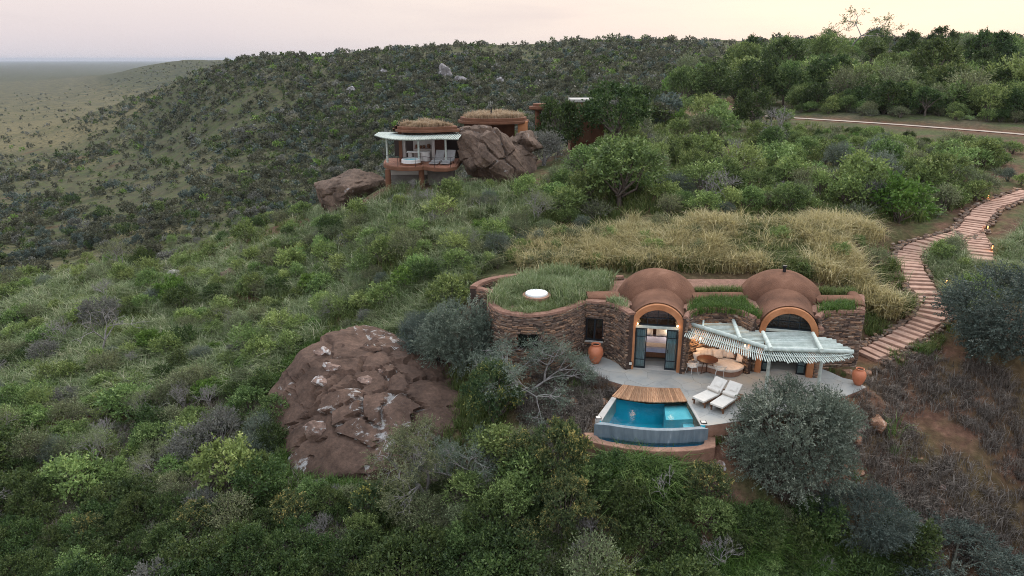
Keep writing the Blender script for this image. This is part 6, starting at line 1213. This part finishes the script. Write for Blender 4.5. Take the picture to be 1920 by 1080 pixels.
# ---- the valley and the far hill: nearest 300 as shrubs of their own, the rest as one mass
rg = np.random.RandomState(9); NF = 32000
U = rg.uniform(-250, 2150, NF * 3); Vv = 70 + 470 * rg.rand(NF * 3) ** 1.25; hit, X, Y, Zg = cast(U, Vv); cover = fbm(X * .018, Y * .018, 4) + .25 * fbm(X * .1, Y * .1, 2)
slope_side = np.clip((Zg + 40) / 30, 0, 1); dens = np.clip(0.36 + cover * 1.3 + slope_side * .42, .16, .98) * np.clip(Y / 260, .5, 1.6) * np.where((Y > 380) & (Zg < -30), .5, 1)
keep = hit & (Y > 84) & (Y < 1500) & (rg.rand(NF * 3) < dens) & ~((Y < 230) & (X / Y > .22)) & (dist_poly(X, Y, ROAD) > 3); idx_ = np.where(keep)[0][:17000]; X, Y, Zg = X[idx_], Y[idx_], Zg[idx_]
rad = .45 + 1.5 * rg.rand(len(X)) ** 2.2 + np.where(rg.rand(len(X)) < .06, .9, 0); order = np.argsort(-(rad / Y)); kinds_ = np.array(['far_green', 'far_dark', 'far_olive', 'far_grey', 'far_ever', 'far_bright'])[rg.choice(6, len(X), p=[.32, .15, .22, .08, .21, .02])]
LF = {'far_green': 'green shrub', 'far_dark': 'dark grey-green shrub', 'far_olive': 'olive shrub', 'far_grey': 'leafless grey shrub', 'far_ever': 'dark evergreen shrub', 'far_bright': 'bright green shrub'}
LMF = [(nm, G1(u, v)) for nm, u, v in (('tall pale crag', 835, 150), ('small white crag', 937, 158), ('low crag at the left of the outcrop', 720, 138), ('crag lower on the far hill', 660, 172), ('straw clearing in the valley', 60, 490), ('second valley clearing', 330, 428), ('red soil patch', 140, 298), ('red bank at the valley edge', 50, 400), ('dark ridge boulder', 560, 390), ('upper lodge', 760, 330), ('far hill nose', 330, 160), ('far hill crest', 600, 105), ('saddle behind the entrance door', 1180, 200), ('valley floor scrub', 250, 380))]
for i in order[:300]:
    wh = 'in the valley below the green hillside' if X[i] < -45 else 'on the far hillside behind the upper lodge'; nm, q_ = min(LMF, key=lambda q: (q[1].x - X[i]) ** 2 + (q[1].y - Y[i]) ** 2); d_q = math.hypot(q_.x - X[i], q_.y - Y[i]); lb = ('large ' if rad[i] > 1.9 else 'middling ' if rad[i] > 1.3 else 'small ') + LF[kinds_[i]] + (' right beside the ' if d_q < 12 else (' uphill of the ' if Zg[i] > q_.z + 1 else ' downhill of the ' if Zg[i] < q_.z - 1 else ' level with the ')) + nm; plant1(kinds_[i], (X[i], Y[i], Zg[i] - .1), rad[i], lb, 'shrub', lb, 'shrub')
VV_, TT_, MM_ = [], [], []; KL = list(LF)
for j_, i in enumerate(order[300:]):
    P = FARMID[kinds_[i]] if j_ < 700 else FARNP[kinds_[i]]; V, tn = P[i % 4]; a = rg.uniform(0, 6.28); cs, sn = math.cos(a), math.sin(a); s = rad[i]; W3 = np.stack([(V[:, 0] * cs - V[:, 1] * sn) * s + X[i], (V[:, 0] * sn + V[:, 1] * cs) * s + Y[i], V[:, 2] * s * rg.uniform(.8, 1.2) + Zg[i] - .1], -1); VV_.append(W3); TT_.append(np.clip(tn + rg.normal(0, .12), 0, 1)); MM_.append(np.full(len(V) // 4, KL.index(kinds_[i])))
VV_ = np.concatenate(VV_); sc_ = np_obj('distant_scrub', VV_, quads(len(VV_) // 4), [LM[m] for m in ('dusk', 'thorn_dark', 'dusk', 'grey', 'ever', 'bright')], None, midx=np.concatenate(MM_), tint=np.concatenate(TT_)); tag(sc_, 'mass of small dark scrub on the far hillside and plain', 'scrub', kind='stuff')
# ---- grasses
def blades(rng, n, h, w_, spread, lean, seg=2):
    base = np.concatenate([rng.normal(size=(n, 2)) * spread, np.zeros((n, 1))], 1); az = rng.uniform(0, 6.28, n); out = np.stack([np.cos(az), np.sin(az), np.zeros(n)], -1); ln = np.abs(rng.normal(lean, lean * .5, n))[:, None]; hh = h * rng.uniform(.55, 1.15, (n, 1)); side = np.stack([-np.sin(az), np.cos(az), np.zeros(n)], -1) * w_ * .5
    p0 = base; p1 = base + np.array([0, 0, 1]) * hh * .6 + out * ln * .35 * hh; p2 = base + np.array([0, 0, 1]) * hh * (1 - .25 * ln) + out * ln * hh
    V = np.stack([p0 - side, p0 + side, p1 + side * .8, p1 - side * .8, p1 - side * .8, p1 + side * .8, p2 + side * .12, p2 - side * .12], 1).reshape(-1, 3); tn = np.repeat(np.clip(rng.normal(.45, .2, n), 0, 1), 2); return V, tn
LM['straw'] = leaf_mat('grass_straw', [(0, (.26, .23, .10)), (.45, (.48, .42, .21)), (.8, (.64, .56, .33)), (1, (.76, .69, .47))], 0, 0, .45); LM['ggreen'] = leaf_mat('grass_green', [(0, (0.054, 0.080, 0.021)), (.45, (0.106, 0.148, 0.040)), (.8, (0.179, 0.214, 0.071)), (1, (0.302, 0.316, 0.133))], 0, 0, .35); LM['gdry'] = leaf_mat('grass_dry', [(0, (0.068, 0.055, 0.046)), (.5, (0.144, 0.121, 0.103)), (1, (0.288, 0.254, 0.220))], 0, 0, .3); LM['gseed'] = leaf_mat('grass_seed', [(0, (0.092, 0.138, 0.052)), (.4, (0.172, 0.230, 0.098)), (.7, (0.310, 0.356, 0.196)), (1, (0.598, 0.564, 0.402))], 0, 0, .35); LM['gbuff'] = leaf_mat('grass_buff', [(0, (.26, .18, .11)), (.5, (.43, .32, .21)), (1, (.58, .47, .34))], 0, 0, .35); LM['glush'] = leaf_mat('grass_lush', [(0, (.035, .075, .014)), (.5, (.075, .14, .028)), (1, (.16, .24, .06))], 0, 0, .35)
def tuft_field(name, X, Y, Zg, S, protos, mat, label, cat='grass', parent=None, rng=np.random.RandomState(4), tj=.12):
    VV, TT = [], []
    for x, y, z, s in zip(X, Y, Zg, S):
        V, tn = protos[rng.randint(len(protos))]; a = rng.uniform(0, 6.28); cs, sn = math.cos(a), math.sin(a); VV.append(np.stack([(V[:, 0] * cs - V[:, 1] * sn) * s + x, (V[:, 0] * sn + V[:, 1] * cs) * s + y, V[:, 2] * s + z - .02], -1)); TT.append(np.clip(tn + rng.normal(0, tj), 0, 1))
    VV = np.concatenate(VV); o_ = np_obj(name, VV, quads(len(VV) // 4), [mat], parent, tint=np.concatenate(TT))
    if parent is None: tag(o_, label, cat, kind='stuff')
    else: tag(o_, kind='stuff')
    return o_
rgg = np.random.RandomState(40)
TALL = [blades(rgg, 40, 1.0, .028, .17, .75) for _ in range(5)]; SHORT = [blades(rgg, 22, .5, .03, .14, .5) for _ in range(5)]; WISP = [blades(rgg, 18, .45, .024, .15, .7) for _ in range(5)]; SEED = [blades(rgg, 20, .62, .026, .16, .42) for _ in range(5)]; LUSH = [blades(rgg, 46, .9, .03, .2, .85) for _ in range(4)]
def zone_pts(zone, n, sd, margin=.15, ymax=400, noise_cut=None, extra=None):
    r_ = np.random.RandomState(sd); us = [p[0] for p in zone]; vs = [p[1] for p in zone]; U = r_.uniform(min(us), max(us), n * 4); Vv = r_.uniform(min(vs), max(vs), n * 4); ok = inpoly(U, Vv, zone); U, Vv = U[ok], Vv[ok]; hit, X, Y, Zg = cast(U, Vv); k = hit & free(X, Y, margin) & (Y < ymax)
    if noise_cut is not None: k &= (fbm(X * .35 + sd, Y * .35, 3) + r_.normal(0, .12, len(X)) > noise_cut)
    return X[k][:n], Y[k][:n], Zg[k][:n], r_
ZY = [(1020, 440), (1100, 428), (1250, 418), (1600, 418), (1680, 455), (1710, 500), (1720, 560), (1690, 600), (1630, 590), (1600, 540), (1400, 512), (1150, 508), (1000, 515), (960, 490)]
X, Y, Zg, r_ = zone_pts(ZY, 1900, 1, .05, noise_cut=.03); tuft_field('straw_grass', X, Y, Zg, r_.uniform(.6, 1.45, len(X)), TALL, LM['straw'], 'tall pale straw grass on the slope behind the domes')
X, Y, Zg, r_ = zone_pts(ZY, 900, 2, .05, noise_cut=-.05); tuft_field('green_grass', X, Y, Zg, r_.uniform(.6, 1.2, len(X)), TALL, LM['ggreen'], 'green grass mixed into the straw behind the domes')
X, Y, Zg, r_ = zone_pts(ZL, 6500, 3, .1); tuft_field('green_grass', X, Y, Zg, r_.uniform(.7, 1.5, len(X)), SHORT, LM['ggreen'], 'green grass between the bushes of the left hillside')
X, Y, Zg, r_ = zone_pts(ZL, 4200, 13, .1, noise_cut=-.15); tuft_field('pale_grass', X, Y, Zg, r_.uniform(.7, 1.3, len(X)), TALL, LM['gseed'], 'pale seeding grass between the bushes of the left hillside')
X, Y, Zg, r_ = zone_pts(ZB, 3600, 4, .1); tuft_field('green_grass', X, Y, Zg, r_.uniform(.6, 1.3, len(X)), SHORT, LM['ggreen'], 'dark green grass on the lower slope')
X, Y, Zg, r_ = zone_pts(ZB, 2200, 14, .1, noise_cut=-.05); tuft_field('dry_grass', X, Y, Zg, r_.uniform(.8, 1.6, len(X)), WISP, LM['gdry'], 'grey dry grass on the lower slope')
ZSK = [(540, 640), (680, 620), (560, 690), (540, 900), (690, 920), (690, 960), (480, 960), (500, 700)]
X, Y, Zg, r_ = zone_pts(ZSK, 700, 24, .0); tuft_field('green_grass', X, Y, Zg, r_.uniform(.8, 1.5, len(X)), SHORT, LM['glush'], 'lush grass round the foot of the cracked boulder')
X, Y, Zg, r_ = zone_pts(ZC, 500, 5, .05, noise_cut=.1); tuft_field('lush_grass', X, Y, Zg, r_.uniform(.5, 1.1, len(X)), LUSH, LM['glush'], 'lush strappy grass below the pool')
X, Y, Zg, r_ = zone_pts([(1150, 875), (1260, 880), (1290, 960), (1150, 960)], 130, 15, .0); tuft_field('lush_grass', X, Y, Zg, r_.uniform(.8, 1.4, len(X)), LUSH, LM['glush'], 'thick tussocks of strappy grass below the pool trough')
X, Y, Zg, r_ = zone_pts(ZM, 3000, 6, .1); tuft_field('green_grass', X, Y, Zg, r_.uniform(.9, 1.8, len(X)), SHORT, LM['ggreen'], 'grass between bushes below the road')
ZD = [(1620, 700), (1790, 640), (1950, 740), (2050, 780), (2050, 1150), (1740, 1150), (1600, 980), (1500, 960), (1340, 930), (1240, 850), (1350, 830), (1560, 760)]
X, Y, Zg, r_ = zone_pts(ZD, 2500, 7, .0, noise_cut=-.02); tuft_field('dry_grass', X, Y, Zg, r_.uniform(.4, 1.3, len(X)), WISP, LM['gdry'], 'thin grey dry grass on the bare red slope')
ZE = [(1010, 700), (1100, 690), (1160, 725), (1140, 750), (1100, 800), (1100, 870), (1000, 860), (960, 760)]
X, Y, Zg, r_ = zone_pts([(770, 640), (880, 660), (960, 760), (900, 870), (820, 900)], 420, 28, -.4); tuft_field('green_grass', X, Y, Zg, r_.uniform(.6, 1.2, len(X)), SHORT, LM['ggreen'], 'grass between the cracked boulder and the pool')
X, Y, Zg, r_ = zone_pts(ZE, 900, 8, .0); tuft_field('dry_grass', X, Y, Zg, r_.uniform(.5, 1.1, len(X)), WISP, LM['gdry'], 'dry grass on the bare soil left of the pool')
ZP_ = [(1590, 560), (1690, 470), (1720, 500), (1760, 560), (1790, 640), (1690, 690), (1640, 690), (1620, 600)]
X, Y, Zg, r_ = zone_pts(ZP_, 260, 9, .0, noise_cut=.0); tuft_field('path_grass', X, Y, Zg, r_.uniform(.5, 1.1, len(X)), SHORT, LM['ggreen'], 'grass tufts beside the stepped path')
ZI = [(1720, 475), (1790, 445), (1822, 455), (1840, 500), (1950, 400), (2000, 400), (2000, 560), (1900, 560), (1790, 590)]
X, Y, Zg, r_ = zone_pts(ZI, 900, 10, .0); tuft_field('path_grass', X, Y, Zg, r_.uniform(.5, 1.1, len(X)), TALL, LM['gseed'], 'green and straw grass inside the bend of the path')
ZV = [(1480, 225), (1340, 195), (1200, 220), (1250, 210), (1300, 190)]
X, Y, Zg, r_ = zone_pts([(1180, 225), (1380, 182), (1390, 205), (1250, 235)], 700, 11, .0); tuft_field('buff_grass', X, Y, Zg, r_.uniform(1.2, 2.0, len(X)), WISP, LM['gbuff'], 'dry buff grass where the road bends behind the trees')
# bright single tufts on the dry slope
for u, v, s, lb in ((1665, 815, 1.15, 'bright green grass tuft beside the large tan rock'), (1605, 900, .6, 'bright grass tuft beneath the flat tan rock'), (1675, 850, .6, 'small green tuft below the bright one'), (1310, 880, .5, 'small green tuft on the soil under the pool'), (1345, 830, .5, 'small green tuft at the pool corner'), (1714, 868, .45, 'small tuft alone on the dry slope'), (1675, 670, .7, 'green tuft below the foot of the path'), (1720, 660, .75, 'second green tuft below the foot of the path'), (1755, 675, .4, 'tiny tuft furthest along below the path'), (1560, 700, .45, 'tuft behind the end of the terrace'), (1580, 705, .35, 'low tuft between the wall and the small urn'), (1100, 748, .55, 'green tuft left of the pool deck'), (1080, 728, .6, 'spreading green tuft near the terrace edge')):
    p = G1(u, v); V, tn = LUSH[rnd.randrange(4)]; o_ = np_obj('grass_tuft', V * s, quads(len(V) // 4), [LM['glush']], None, tint=tn); o_.location = p; tag(o_, lb, 'grass tuft', 'single green tufts')
# roof gardens
def roof_pts(poly, n, sd, avoid=()):
    r_ = np.random.RandomState(sd); xs = [p[0] for p in poly]; ys = [p[1] for p in poly]; X = r_.uniform(min(xs), max(xs), n * 5); Y = r_.uniform(min(ys), max(ys), n * 5); k = inpoly(X, Y, poly)
    k &= dist_poly(X, Y, poly, True) > .3
    for cx, cy, rr in avoid: k &= np.hypot(X - cx, Y - cy) > rr
    return X[k][:n], Y[k][:n], r_
sc0 = PZ(1006, 556, 3.1)
X, Y, r_ = roof_pts([(p.x, p.y) for p in droof], 1500, 1, [(sc0.x, sc0.y, .85)]); tuft_field('roof_grass', X, Y, np.full(len(X), zr), np.clip(.85 + 1.2 * fbm(X * .7, Y * .7, 2), .35, 1.4) * r_.uniform(.6, 1.2, len(X)), SEED, LM['gseed'], '', parent=villa)
X, Y, r_ = roof_pts([(p.x, p.y) for p in droof], 900, 11, [(sc0.x, sc0.y, .85)]); k = fbm(X * .8, Y * .8, 2) > .0; tuft_field('roof_grass', X[k], Y[k], np.full(k.sum(), zr), r_.uniform(.5, .9, k.sum()), SHORT, LM['ggreen'], '', parent=villa)
for zn, n, mt in (([(1291, 592), (1300, 575), (1310, 563), (1395, 563), (1415, 585), (1418, 596), (1398, 590), (1357, 582), (1323, 582)], 420, 'glush'), ([(1536, 592), (1545, 576), (1560, 570), (1600, 570), (1612, 584), (1584, 586), (1552, 588)], 230, 'glush'), ([(1138, 567), (1150, 560), (1165, 566), (1176, 584), (1165, 578), (1150, 572)], 90, 'gseed'), ([(1300, 552), (1388, 550), (1388, 545), (1300, 547)], 160, 'ggreen'), ([(1535, 553), (1600, 553), (1600, 546), (1535, 546)], 120, 'ggreen')):
    poly = [tuple(PZ(u, v, 2.95)[:2]) for u, v in zn]; r_ = np.random.RandomState(n); xs = [p[0] for p in poly]; ys = [p[1] for p in poly]; X = r_.uniform(min(xs), max(xs), n * 6); Y = r_.uniform(min(ys), max(ys), n * 6); k = inpoly(X, Y, poly); X, Y = X[k][:n], Y[k][:n]
    tuft_field('roof_grass', X, Y, np.full(len(X), 2.88), r_.uniform(.4, 1.05, len(X)), SHORT, LM[mt], '', parent=villa)
for (ring, z), n in zip(ROOF_G, (800, 900)):
    X, Y, r_ = roof_pts(ring, n, n); tuft_field('roof_grass', X, Y, np.full(len(X), z), r_.uniform(.4, 1.1, len(X)) * np.clip(1 + fbm(X, Y, 2) * 1.4, .35, 1.6), WISP, LM['gbuff'], '', parent=up)
# white blossom on the grey-green bush is left to its leaves
# ------------------------------------------------------------------ haze over the plain
hz, t, o = new_mat('haze'); vol = N(t, 'ShaderNodeVolumePrincipled', {'Color': (.58, .645, .75, 1), 'Density': .00006, 'Anisotropy': .2}); t.links.new(vol.outputs[0], o.inputs['Volume'])
zmin = float(GZ.min()) - 1; zmax = max(40.0, float(GZ.max()) + 12)
hzo = MB().box((0, 12500, (zmin + zmax) / 2), (70000, 25400, zmax - zmin)).build('haze', hz); tag(hzo, kind='stuff')
